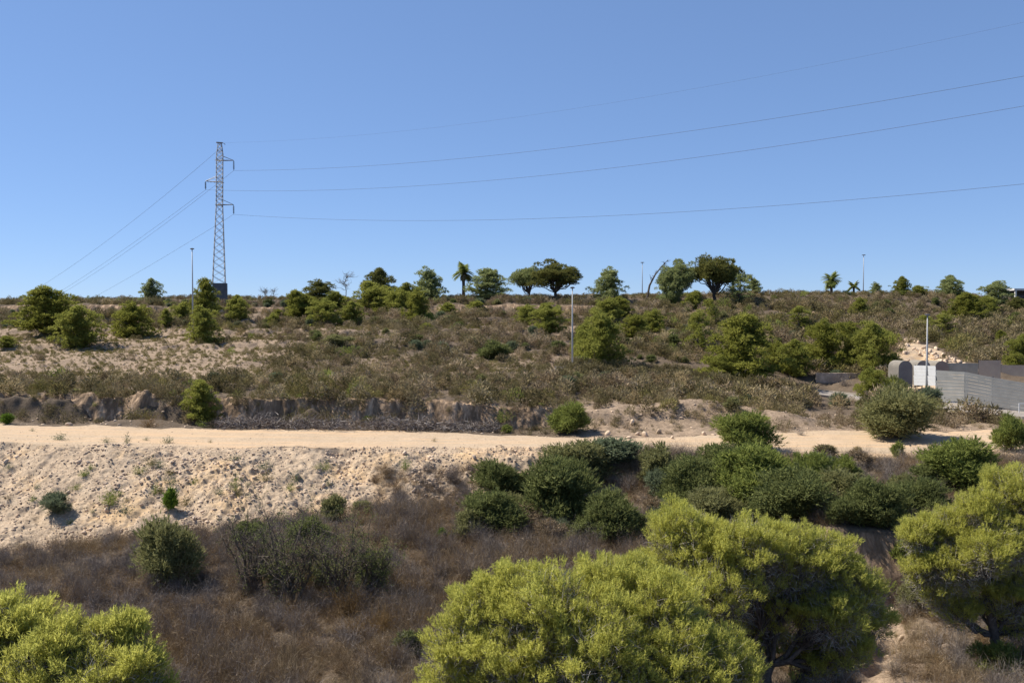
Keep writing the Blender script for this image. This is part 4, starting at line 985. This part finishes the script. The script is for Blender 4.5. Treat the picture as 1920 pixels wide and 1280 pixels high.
# ---------------------------------------------------------------- foreground pines
def near_pine(px, D, boughs, label, seed, mat='pine', base_z=None, dens=1.0, fork=.35):
    """boughs = (px, py, radius px, depth offset m): rounded masses of shoots on real limbs"""
    rng = np.random.default_rng(seed); x0, y0, z0 = atD(px, D, 1100); k = D / F
    o = empty('pine_tree', (x0, y0, z0), label=label, cat='pine tree', group='large foreground pines'); mb = MB(); parts = []
    cs = []
    for (bx, by, br, dd) in boughs:
        Y = D + dd; rx, ry, rz = ray(bx, by); cs.append((np.array([rx * Y / ry - x0, dd, rz * Y / ry - z0 - .04 * Y / 20]), .91 * br * Y / F))
    top = max(c[2] for c, r in cs); cen = np.mean([c for c, r in cs], 0)
    fk = np.array([cen[0] * .4, cen[1] * .4, top * fork]); tr = limb(mb, rng, (0, 0, -.4), fk, .17, .13, 5, .03)
    for c, r in cs:
        e = limb(mb, rng, fk if c[2] > fk[2] else tr[2], c - np.array([0, 0, r * .35]), .085, .035, 6, .045, .05)
        ns = int(190 * (r / .9) ** 2) + 26
        for j in range(ns):
            d = sph(rng, 1)[0]; d[2] = abs(d[2]) if rng.random() < .7 else d[2]
            q = c + d * r * (.30 + .86 * rng.random() ** .75) * [1, 1, .9] * (1 + .22 * math.sin(d[0] * 5 + c[0] * 3) * math.cos(d[2] * 6 + c[2] * 2)); lr = .06 + .12 * rng.random() ** 1.5
            if j % 6 == 0: limb(mb, rng, e[3 + j % 3], q, .014, .006, 4, .07)
            m = int(110 * dens * (lr / .35) ** 2) + 6; dd_ = sph(rng, m); low = dd_[:, 2] < -.3; dd_[low, 2] *= -1
            P = q + dd_ * lr * (.45 + .55 * rng.random((m, 1)) ** .5) * [1, 1, .85]
            ax = unit(dd_ * .55 + [0, 0, .9] + d * .6)
            parts.append(blades(rng, P, ax, 10, .09, .0160, .55, .21, np.clip(rng.random() * .35 + rng.random(m) * .75, 0, 1)))
    tw = []
    for c, r in cs:
        n_ = int(2300 * (r / .9) ** 2); d = sph(rng, n_); P = c + d * r * (.35 + .65 * rng.random((n_, 1)) ** .6)
        V2, T2, _p = ribbons(rng, P, d + .8 * rng.normal(size=P.shape) + [0, 0, .3], .22 + .22 * rng.random((n_, 1)), .0125, 3, .8)
        tw.append((V2, T2, np.tile(rng.random(n_), len(T2) // n_)))
    V2, T2, c2 = join(tw); mb.build('trunk', M['bark'], o, True); V, T, c = join(parts)
    put('twigs', mesh_tris('twigs', V2, T2, c2, [M['twig_lit']]), o)
    put('crown', mesh_tris('crown', V, T, c, [M[mat]]), o); return o
near_pine(1432, 26, [(1290, 1020, 75, .3), (1395, 1045, 80, -.2), (1480, 1052, 80, .3), (1545, 1060, 65, .4), (1250, 1085, 60, .0), (1600, 1120, 60, .0), (1330, 1120, 90, -.8), (1450, 1130, 95, .9),
    (1560, 1160, 60, -.5), (1630, 1170, 42, .2), (1400, 1210, 60, 1.0), (1530, 1235, 55, .6), (1590, 1215, 50, 0)], 'broad yellow-green pine in the foreground above the gully, its bent trunk showing', 41, fork=.28)
near_pine(1120, 20, [(972, 1118, 64, .3), (900, 1150, 60, 0), (1030, 1150, 90, -.3), (870, 1220, 75, -.2), (980, 1240, 100, -.6), (1110, 1230, 110, -.8), (1130, 1115, 68, .8), (1180, 1090, 46, 1.2), (1230, 1160, 85, .3),
    (1260, 1250, 90, -.6), (1350, 1260, 75, -.4), (1180, 1330, 120, -1), (1000, 1350, 120, -1), (860, 1330, 90, -.4), (1340, 1350, 90, -.8)], 'large yellow-green pine filling the bottom centre of the view', 42)
near_pine(60, 17.5, [(20, 1190, 70, .2), (110, 1220, 62, 0), (190, 1225, 55, .2), (240, 1185, 30, .3), (250, 1260, 55, -.2), (60, 1290, 90, -.5), (180, 1310, 90, -.5), (-50, 1230, 90, 0), (285, 1325, 50, -.2), (-40, 1350, 90, -.5)], 'yellow-green pine top in the bottom left corner', 43)
near_pine(1868, 30, [(1900, 930, 60, .3), (1840, 965, 50, 0), (1960, 960, 70, 0), (1780, 995, 45, .3), (1730, 1000, 34, .2), (1870, 1020, 60, -.6), (1790, 1060, 60, -.3), (1930, 1060, 70, .2), (1740, 1060, 38, 0),
    (1830, 1100, 50, .5), (1900, 1120, 50, -.3), (1780, 1125, 38, .2), (1970, 1130, 60, 0), (1720, 1010, 30, 0), (1755, 1100, 42, .2), (1800, 1150, 40, .1), (1722, 1075, 28, .1), (1900, 1165, 44, .5), (1850, 1045, 40, -1.2)], 'tall yellow-green pine at the right edge with a dark straight trunk', 44, dens=.85, fork=.5)

# big sparse twiggy shrubs in the left valley
def gnarled(px, base, wpx, hpx, i, label):
    x, y, z = at(px, base); k = y / F; rng = np.random.default_rng(800 + i); Wd = wpx * k; Hd = hpx * k; mb = MB()
    o = empty('bare_shrub', (x, y, z), label=label, cat='shrub', group='twiggy half-bare shrubs'); tips = []
    for j in range(20):
        q = j * 2.4; e = np.array([math.cos(q) * Wd * .5 * (.4 + .6 * rng.random()), math.sin(q) * Wd * .4 * rng.random(), Hd * (.55 + .45 * rng.random())])
        p = limb(mb, rng, (0, 0, -.1), e, .035, .012, 6, .05, -.04)
        for m in range(15):
            a = p[2 + m % 5]; b_ = a + unit(rng.normal(size=3) + [0, 0, .5]) * Hd * .25; t = limb(mb, rng, a, b_, .010, .004, 3, .07)
            if (j * 7) % 5 < 3: tips.append(t[-1])
    mb.build('branches', M['twig_dark'], o); tips = np.array(tips)
    P = np.repeat(tips, 14, 0) + rng.normal(size=(len(tips) * 14, 3)) * .09
    V, T, c = leaves(rng, P, rng.normal(size=P.shape), .06, .035); put('foliage', mesh_tris('foliage', V, T, c, [M['dark']]), o)
gnarled(475, 1110, 160, 150, 0, 'half-bare shrub with pale twigs right of the tall olive shrub')
gnarled(550, 1135, 180, 180, 1, 'half-bare shrub with dark leaf tufts in the middle of the thicket')
gnarled(635, 1125, 150, 160, 2, 'half-bare shrub at the right side of the thicket')
gnarled(700, 1120, 90, 100, 3, 'low half-bare shrub furthest right in the thicket')

# ---------------------------------------------------------------- street lamps
def lamp(px, base, top, label, D=None, Dref=None, wide=.5):
    if D is None: x, y, z = at(px, base)
    else: x, y, z = atD(px, D)
    H = float(zY(y, top)) - z
    o = empty('street_lamp', (x, y, z), label=label, cat='street lamp', group='street lamps')
    mb = MB(); mb.tube([(0, 0, -.3), (0, 0, H * .5), (0, 0, H)], [.11, .085, .05], 10); mb.build('pole', M['pole'], o, True)
    mb = MB(); mb.box((0, 0, .02), (.4, .4, .05)); mb.box((0, 0, .2), (.25, .25, .3)); mb.build('base', M['pole'], o)
    mb = MB(); mb.tube([(0, 0, H - .02), (0, 0, H + .05)], [.07, .16], 10)
    mb.tube([(0, 0, H + .05), (0, 0, H + .13), (0, 0, H + .19)], [wide * .5, wide * .5, wide * .2], 14); mb.build('lamp_head', M['dkmetal'], o, False)
    mb = MB(); mb.tube([(0, 0, H + .02), (0, 0, H + .048)], [wide * .34, wide * .34], 12); mb.build('diffuser', M['white'], o)
lamp(362, 632, 468, 'slim street lamp in front of the pines left of the pylon')
lamp(1073, 692, 541, 'street lamp in the middle of the view, pole bare down to the ground')
lamp(1739, 765, 592, 'street lamp rising behind the large spreading shrub by the sheet fence', D=82.5)
lamp(1204, 560, 493, 'thin far street lamp behind the crest left of the dead leaning trunk', D=190, wide=.8)
lamp(1618, 560, 479, 'thin tall far street lamp behind the crest by the small palms', D=190, wide=.8)

# ---------------------------------------------------------------- pylon and power lines
PD = 145.0; ppx = 413
bx_, by_, bz_ = atD(ppx, PD); bz_ = float(zY(PD, 562)); kk = PD / F
def ly(row): return float(zY(PD, row)) - bz_
pyl = empty('power_pylon', (bx_, by_, bz_), label='lattice steel electricity pylon standing on a dark concrete box on the crest', cat='pylon')
rz_ = R(22)
mb = MB(); mb.box((0, 0, (ly(531)) / 2 - .5), (2.15, 2.15, ly(531) + 1.0), R(12)); mb.build('base_box', M['concrete_dark'], pyl)
def hw(z):                       # half width of the tower at height z
    return np.interp(z, [ly(531), ly(386), ly(290), ly(268)], [.98, .50, .50, .26])
def corner(i, z):
    a = rz_ + math.pi / 4 + i * math.pi / 2; r = hw(z) * math.sqrt(2)
    off = -.35 * (1 - (z - ly(531)) / (ly(268) - ly(531)))
    return np.array([r * math.cos(a) + off + .2, r * math.sin(a), z])
lv = list(np.linspace(ly(531), ly(386), 12)) + list(np.linspace(ly(386), ly(290), 12))[1:] + list(np.linspace(ly(290), ly(268), 4))[1:]
mb = MB()
for i in range(4): mb.tube([corner(i, z) for z in lv], .055, 4)
mb.build('leg_posts', M['steel'], pyl)
mb = MB()
for a, b_ in zip(lv[:-1], lv[1:]):
    for i in range(4):
        mb.tube([corner(i, a), corner((i + 1) % 4, b_)], .028, 4); mb.tube([corner((i + 1) % 4, a), corner(i, b_)], .028, 4)
for z in lv[11::2]:
    for i in range(4): mb.tube([corner(i, z), corner((i + 1) % 4, z)], .032, 4)
mb.build('lattice_bracing', M['steel'], pyl)
ARMS = [(301, 292, 441, 320), (342, 331, 388, 356), (384, 374, 440, 402)]; ATT = []
for row, tie, tip, ins in ARMS:
    x1 = (tip - ppx) * kk; s_ = 1 if x1 > 0 else -1; mb = MB(); za = ly(row); zt = ly(tie); zq = za + (.0 if s_ > 0 else .2)
    for yy in (-.45, .45):
        mb.tube([(-s_ * .6 + .1, yy, za), (x1, 0, zq)], .06, 4)
        mb.tube([(s_ * .35 + .1, yy, zt), (x1, 0, zq)], .04, 4)
    for t in (.35, .6, .8):
        mb.tube([(x1 * t, -.45 * (1 - t), za), (x1 * t, .45 * (1 - t), za)], .035, 4)
    mb.build('cross_arm', M['steel'], pyl)
    mb = MB(); z1 = ly(ins); n = 7
    mb.tube([(x1, 0, zq), (x1, 0, z1)], .03, 6)
    for j in range(n):
        q = zq - .25 - (zq - z1 - .5) * j / (n - 1); mb.tube([(x1, 0, q - .05), (x1, 0, q + .02), (x1, 0, q + .05)], [.13, .13, .05], 8)
    mb.build('insulator', M['dkmetal'], pyl); ATT.append((bx_ + x1, PD, bz_ + z1))
mb = MB(); zt = ly(268); mb.box((.15, 0, zt + .03), (1.0, .7, .08), rz_); mb.tube([(.5, 0, zt), (1.0, 0, zt - .12), (1.05, 0, zt - .35)], .05, 6); mb.build('top_bracket', M['steel'], pyl)
def wire(a, pts, label, mat, r=.03):
    """a = attachment on the pylon; pts = (px, py, distance) along the span"""
    P = [np.array(a)] + [np.array([ray(p, q)[0] * D / ray(p, q)[1], D, float(zY(D, q))]) for p, q, D in pts]
    # a smooth parabola through first, middle and last point
    P0, P1, P2 = P[0], P[len(P) // 2], P[-1]
    A = np.hypot(*(P1 - P0)[:2]) / np.hypot(*(P2 - P0)[:2])
    pts2 = []
    for t in np.linspace(0, 1.25 if P2[0] > 0 else 1, 60):
        h = P0 + (P2 - P0) * t
        l = P0[2] + (P2[2] - P0[2]) * A; c = (P1[2] - l) / (A * (A - 1))
        h[2] = P0[2] + (P2[2] - P0[2]) * t + c * t * (t - 1); pts2.append(h)
    mb = MB(); mb.tube(pts2, r, 5); mb.build('power_line', M[mat], label=label, cat='power line', group='power lines')
def midD(px, D0, D1, p0=413, p1=1920):   # distance of the wire over px when it runs straight from D0 at p0 to D1 at p1
    u, u0, u1 = px - 960, p0 - 960, p1 - 960
    x0, x1 = u0 * D0, u1 * D1
    t = (u * D0 - x0) / ((x1 - x0) - u * (D1 - D0)); return D0 + (D1 - D0) * t
DE = 78
for a, m_, e_, lab, mt in ((ATT[0], (1180, 260), (1920, 143), 'power line running right from the upper arm of the pylon', 'wire'),
                           (ATT[1], (1180, 313), (1920, 199), 'power line running right from the left-hand arm of the pylon', 'wire'),
                           (ATT[2], (1180, 402), (1920, 345), 'lowest power line running right from the lower arm of the pylon', 'wire'),
                           ((bx_ + .2, PD, bz_ + ly(268)), (1180, 188), (1920, 42), 'pale topmost line rising to the upper right corner from the pylon top', 'wire_pale')):
    wire(a, [(m_[0], m_[1], midD(m_[0], PD, DE)), (e_[0], e_[1], DE)], lab, mt, .015 if mt == 'wire' else .006)
for a, m_, e_, lab in ((ATT[0], (283, 440), (120, 548), 'power line falling left from the upper arm, lower of the close pair'),
                       (ATT[1], (273, 440), (115, 545), 'power line falling left from the left-hand arm, upper of the close pair'),
                       (ATT[2], (300, 487), (180, 555), 'power line falling left from the lower arm, lowest of the left lines'),
                       ((bx_ + .1, PD, bz_ + ly(280)), (217, 440), (50, 553), 'outermost line falling far left from the top of the pylon')):
    wire(a, [(m_[0], m_[1], midD(m_[0], PD, 205, 960 + (a[0]) / a[1] * F, e_[0])), (e_[0], e_[1], 205)], lab, 'wire', .018)

# ---------------------------------------------------------------- sheet fence, vaulted sheds, building
def fence_run(name, pts, mat, label, rows=9, post=2.6, group=None, posts=True, corr=.0):
    """pts = (px, bottom row, top row, distance)"""
    P = [(np.array([ray(p, b_)[0] * D / ray(p, b_)[1], D]), float(zY(D, b_)), float(zY(D, t))) for p, b_, t, D in pts]
    c0 = P[0][0]; o = empty(name, (c0[0], c0[1], P[0][1]), label=label, cat='fence', group=group); z0 = P[0][1]
    tot = 0; prev = None; postm = []
    for (a, ab, at_), (b, bb, bt) in zip(P[:-1], P[1:]):
        L = np.linalg.norm(b - a); n = max(1, round(L / post)); d = (b - a) / L; nr = np.array([d[1], -d[0]])
        for i in range(n):
            p0 = a + (b - a) * i / n; p1 = a + (b - a) * (i + 1) / n
            b0, b1 = ab + (bb - ab) * i / n, ab + (bb - ab) * (i + 1) / n; t0, t1 = at_ + (bt - at_) * i / n, at_ + (bt - at_) * (i + 1) / n
            mb = MB(); sub = 14
            for r_ in range(rows):
                for e in range(sub):                            # ribbed sheet: rows overlap like clapboards
                    f0, f1 = e / sub, (e + 1) / sub; V = []
                    for f, (zb, zt_) in ((f0, (b0 + (b1 - b0) * f0, t0 + (t1 - t0) * f0)), (f1, (b0 + (b1 - b0) * f1, t0 + (t1 - t0) * f1))):
                        q = p0 + (p1 - p0) * f - c0; w0 = zb + (zt_ - zb) * r_ / rows; w1 = zb + (zt_ - zb) * (r_ + 1) / rows - .015
                        k_ = .02 * (r_ % 3) + corr * math.sin(f * n * 0 + f * 44)
                        V += [(q[0] + nr[0] * k_, q[1] + nr[1] * k_, w0 - z0), (q[0] + nr[0] * (k_ + .04), q[1] + nr[1] * (k_ + .04), w1 - z0)]
                    m = len(mb.v); mb.v += V; mb.f.append((m, m + 2, m + 3, m + 1))
            pn = mb.build('panel', M[mat], o)
            sm = pn.modifiers.new('thick', 'SOLIDIFY'); sm.thickness = .02
            if posts:
                pm = MB(); q = p0 - c0; pm.box((q[0] - nr[0] * .08, q[1] - nr[1] * .08, (b0 + t0) / 2 - z0 - .1), (.09, .09, t0 - b0 + .3), math.atan2(d[1], d[0])); pm.build('post', M['dkmetal'], o)
    return o
fence_run('sheet_fence', [(1808, 753, 696.5, 77), (1860, 761.5, 707, 75.2), (1925, 771, 718, 73.2), (2060, 790, 740, 70)], 'fence', 'long grey metal sheet fence sloping down to the right photo edge', 9, 4.2, corr=.012)
fence_run('sheet_fence', [(1754, 752, 693.5, 80.6), (1815, 752.5, 697.5, 77.4)], 'fence', 'short grey metal sheet fence between the white panel and the long fence', 9, 3.0, corr=.012)
fence_run('metal_screen', [(1714, 722, 684.5, 86), (1755, 723, 685.5, 80.5)], 'white', 'bright white sheet panel standing left of the grey fences', 6, 2.2, corr=.03)
fence_run('mesh_fence', [(1755, 700, 680, 92), (1834, 702, 680.5, 90)], 'fence_dark', 'dark screened fence behind the short grey one', 1, 2.0)
fence_run('mesh_fence', [(1835, 710, 675, 88), (1876, 712, 675, 87)], 'fence_brown', 'taller brown screened fence section behind the long grey fence', 1, 2.2)
fence_run('mesh_fence', [(1877, 715, 684, 92), (1950, 722, 684, 90), (2060, 740, 700, 88)], 'fence_brown', 'lower brown screened fence at the right photo edge', 1, 2.6)
def vault(px, D, top, wpx, bottom, label, L=1.0):
    x, D, zt = ray(px, top)[0] * D, D, float(zY(D, top)); k = D / F; w_ = wpx * k; zb = float(zY(D, bottom)); r = w_ / 2; n = 14; hs = zt - zb - r
    o = empty('vaulted_shed', (x, D, zb), label=label, cat='shed', group='concrete vaulted sheds')
    prof = [(-r, 0), (-r, hs)] + [(-r * math.cos(math.pi * j / n), hs + r * math.sin(math.pi * j / n)) for j in range(1, n)] + [(r, hs), (r, 0)]
    m = len(prof); V = []
    for yy in (0, L):
        for q in (1, 1 - .1 / r): V += [(a * q - yy * .62, yy, b_ if q == 1 else (b_ - .1 if b_ > hs else b_)) for a, b_ in prof]
    Fq = []
    for j in range(m - 1): Fq += [(j, j + 1, m + j + 1, m + j), (j, 2 * m + j, 2 * m + j + 1, j + 1), (m + j, m + j + 1, 3 * m + j + 1, 3 * m + j), (2 * m + j, 3 * m + j, 3 * m + j + 1, 2 * m + j + 1)]
    mb = MB(); mb.add(V, Fq); mb.build('shell', M['concrete_pale'], o)
    mb = MB(); mb.add([(a * 1.0, -.02, b_ - .02) for a, b_ in prof], [tuple(range(m))]); mb.build('end_wall', M['fence_brown'], o)
vault(1699, 88, 676, 26, 724, 'concrete vaulted shed left of the white panel, its dark end wall in full view')
vault(1733, 89.5, 675.5, 26, 722, 'middle concrete vaulted shed, only its arched top above the white panel')
vault(1767, 91, 676.5, 26, 722, 'right concrete vaulted shed, only its arched top above the dark fence')
# low concrete wall under the rock slope
mb = MB(); q0 = np.array([ray(1560, 700)[0] * 97, 97]); mb.box((0, 0, 0), (5.5, .4, 2.0), R(-4)); 
o = mb.build('retaining_wall', M['stone_grey'], loc=(float(ray(1578, 710)[0] * 98), 98, float(zY(98, 716))), label='low dark retaining wall behind the grey dead shrub', cat='wall')
# small white frame by the road at the right edge
fx, fy = ray(1919, 770)[0] * 71.5, 71.5; fz = float(zY(71.5, 774))
o = empty('barrier_frame', (fx, fy, fz), label='small white tubular frame by the road at the right photo edge', cat='barrier')
mb = MB(); mb.tube([(-.25, 0, 0), (-.25, 0, .75)], .035, 6); mb.tube([(.75, 0, 0), (.75, 0, .75)], .035, 6); mb.build('legs', M['white'], o)
mb = MB(); mb.tube([(-.28, 0, .76), (.78, 0, .76)], .035, 6); mb.build('top_rail', M['white'], o)
# building on the crest
hx, hy = float(ray(1896, 560)[0] * 158), 158; hz = float(zY(158, 572))
o = empty('white_building', (hx, hy, hz), label='small white flat-roofed building with a dark porch at the right end of the skyline', cat='building')
Hh = float(zY(158, 543)) - hz
mb = MB(); mb.box((3.0, 2.5, Hh / 2), (5.8, 3.6, Hh - .1)); mb.build('wall', M['black'], o)  # porch shade is put into this wall's colour
mb = MB(); mb.box((2.9, 1.6, Hh), (6.4, 5.8, .35)); mb.build('roof', M['plaster'], o)
for q in (.05, 3.0, 5.8):
    mb = MB(); mb.box((q, -1.1, Hh / 2 - .09), (.28, .28, Hh - .18)); mb.build('pillar', M['plaster'], o)
mb = MB(); mb.box((2.2, .62, Hh * .45), (1.6, .12, 1.1)); mb.build('window', M['dkmetal'], o)
print('objects', len(bpy.data.objects))
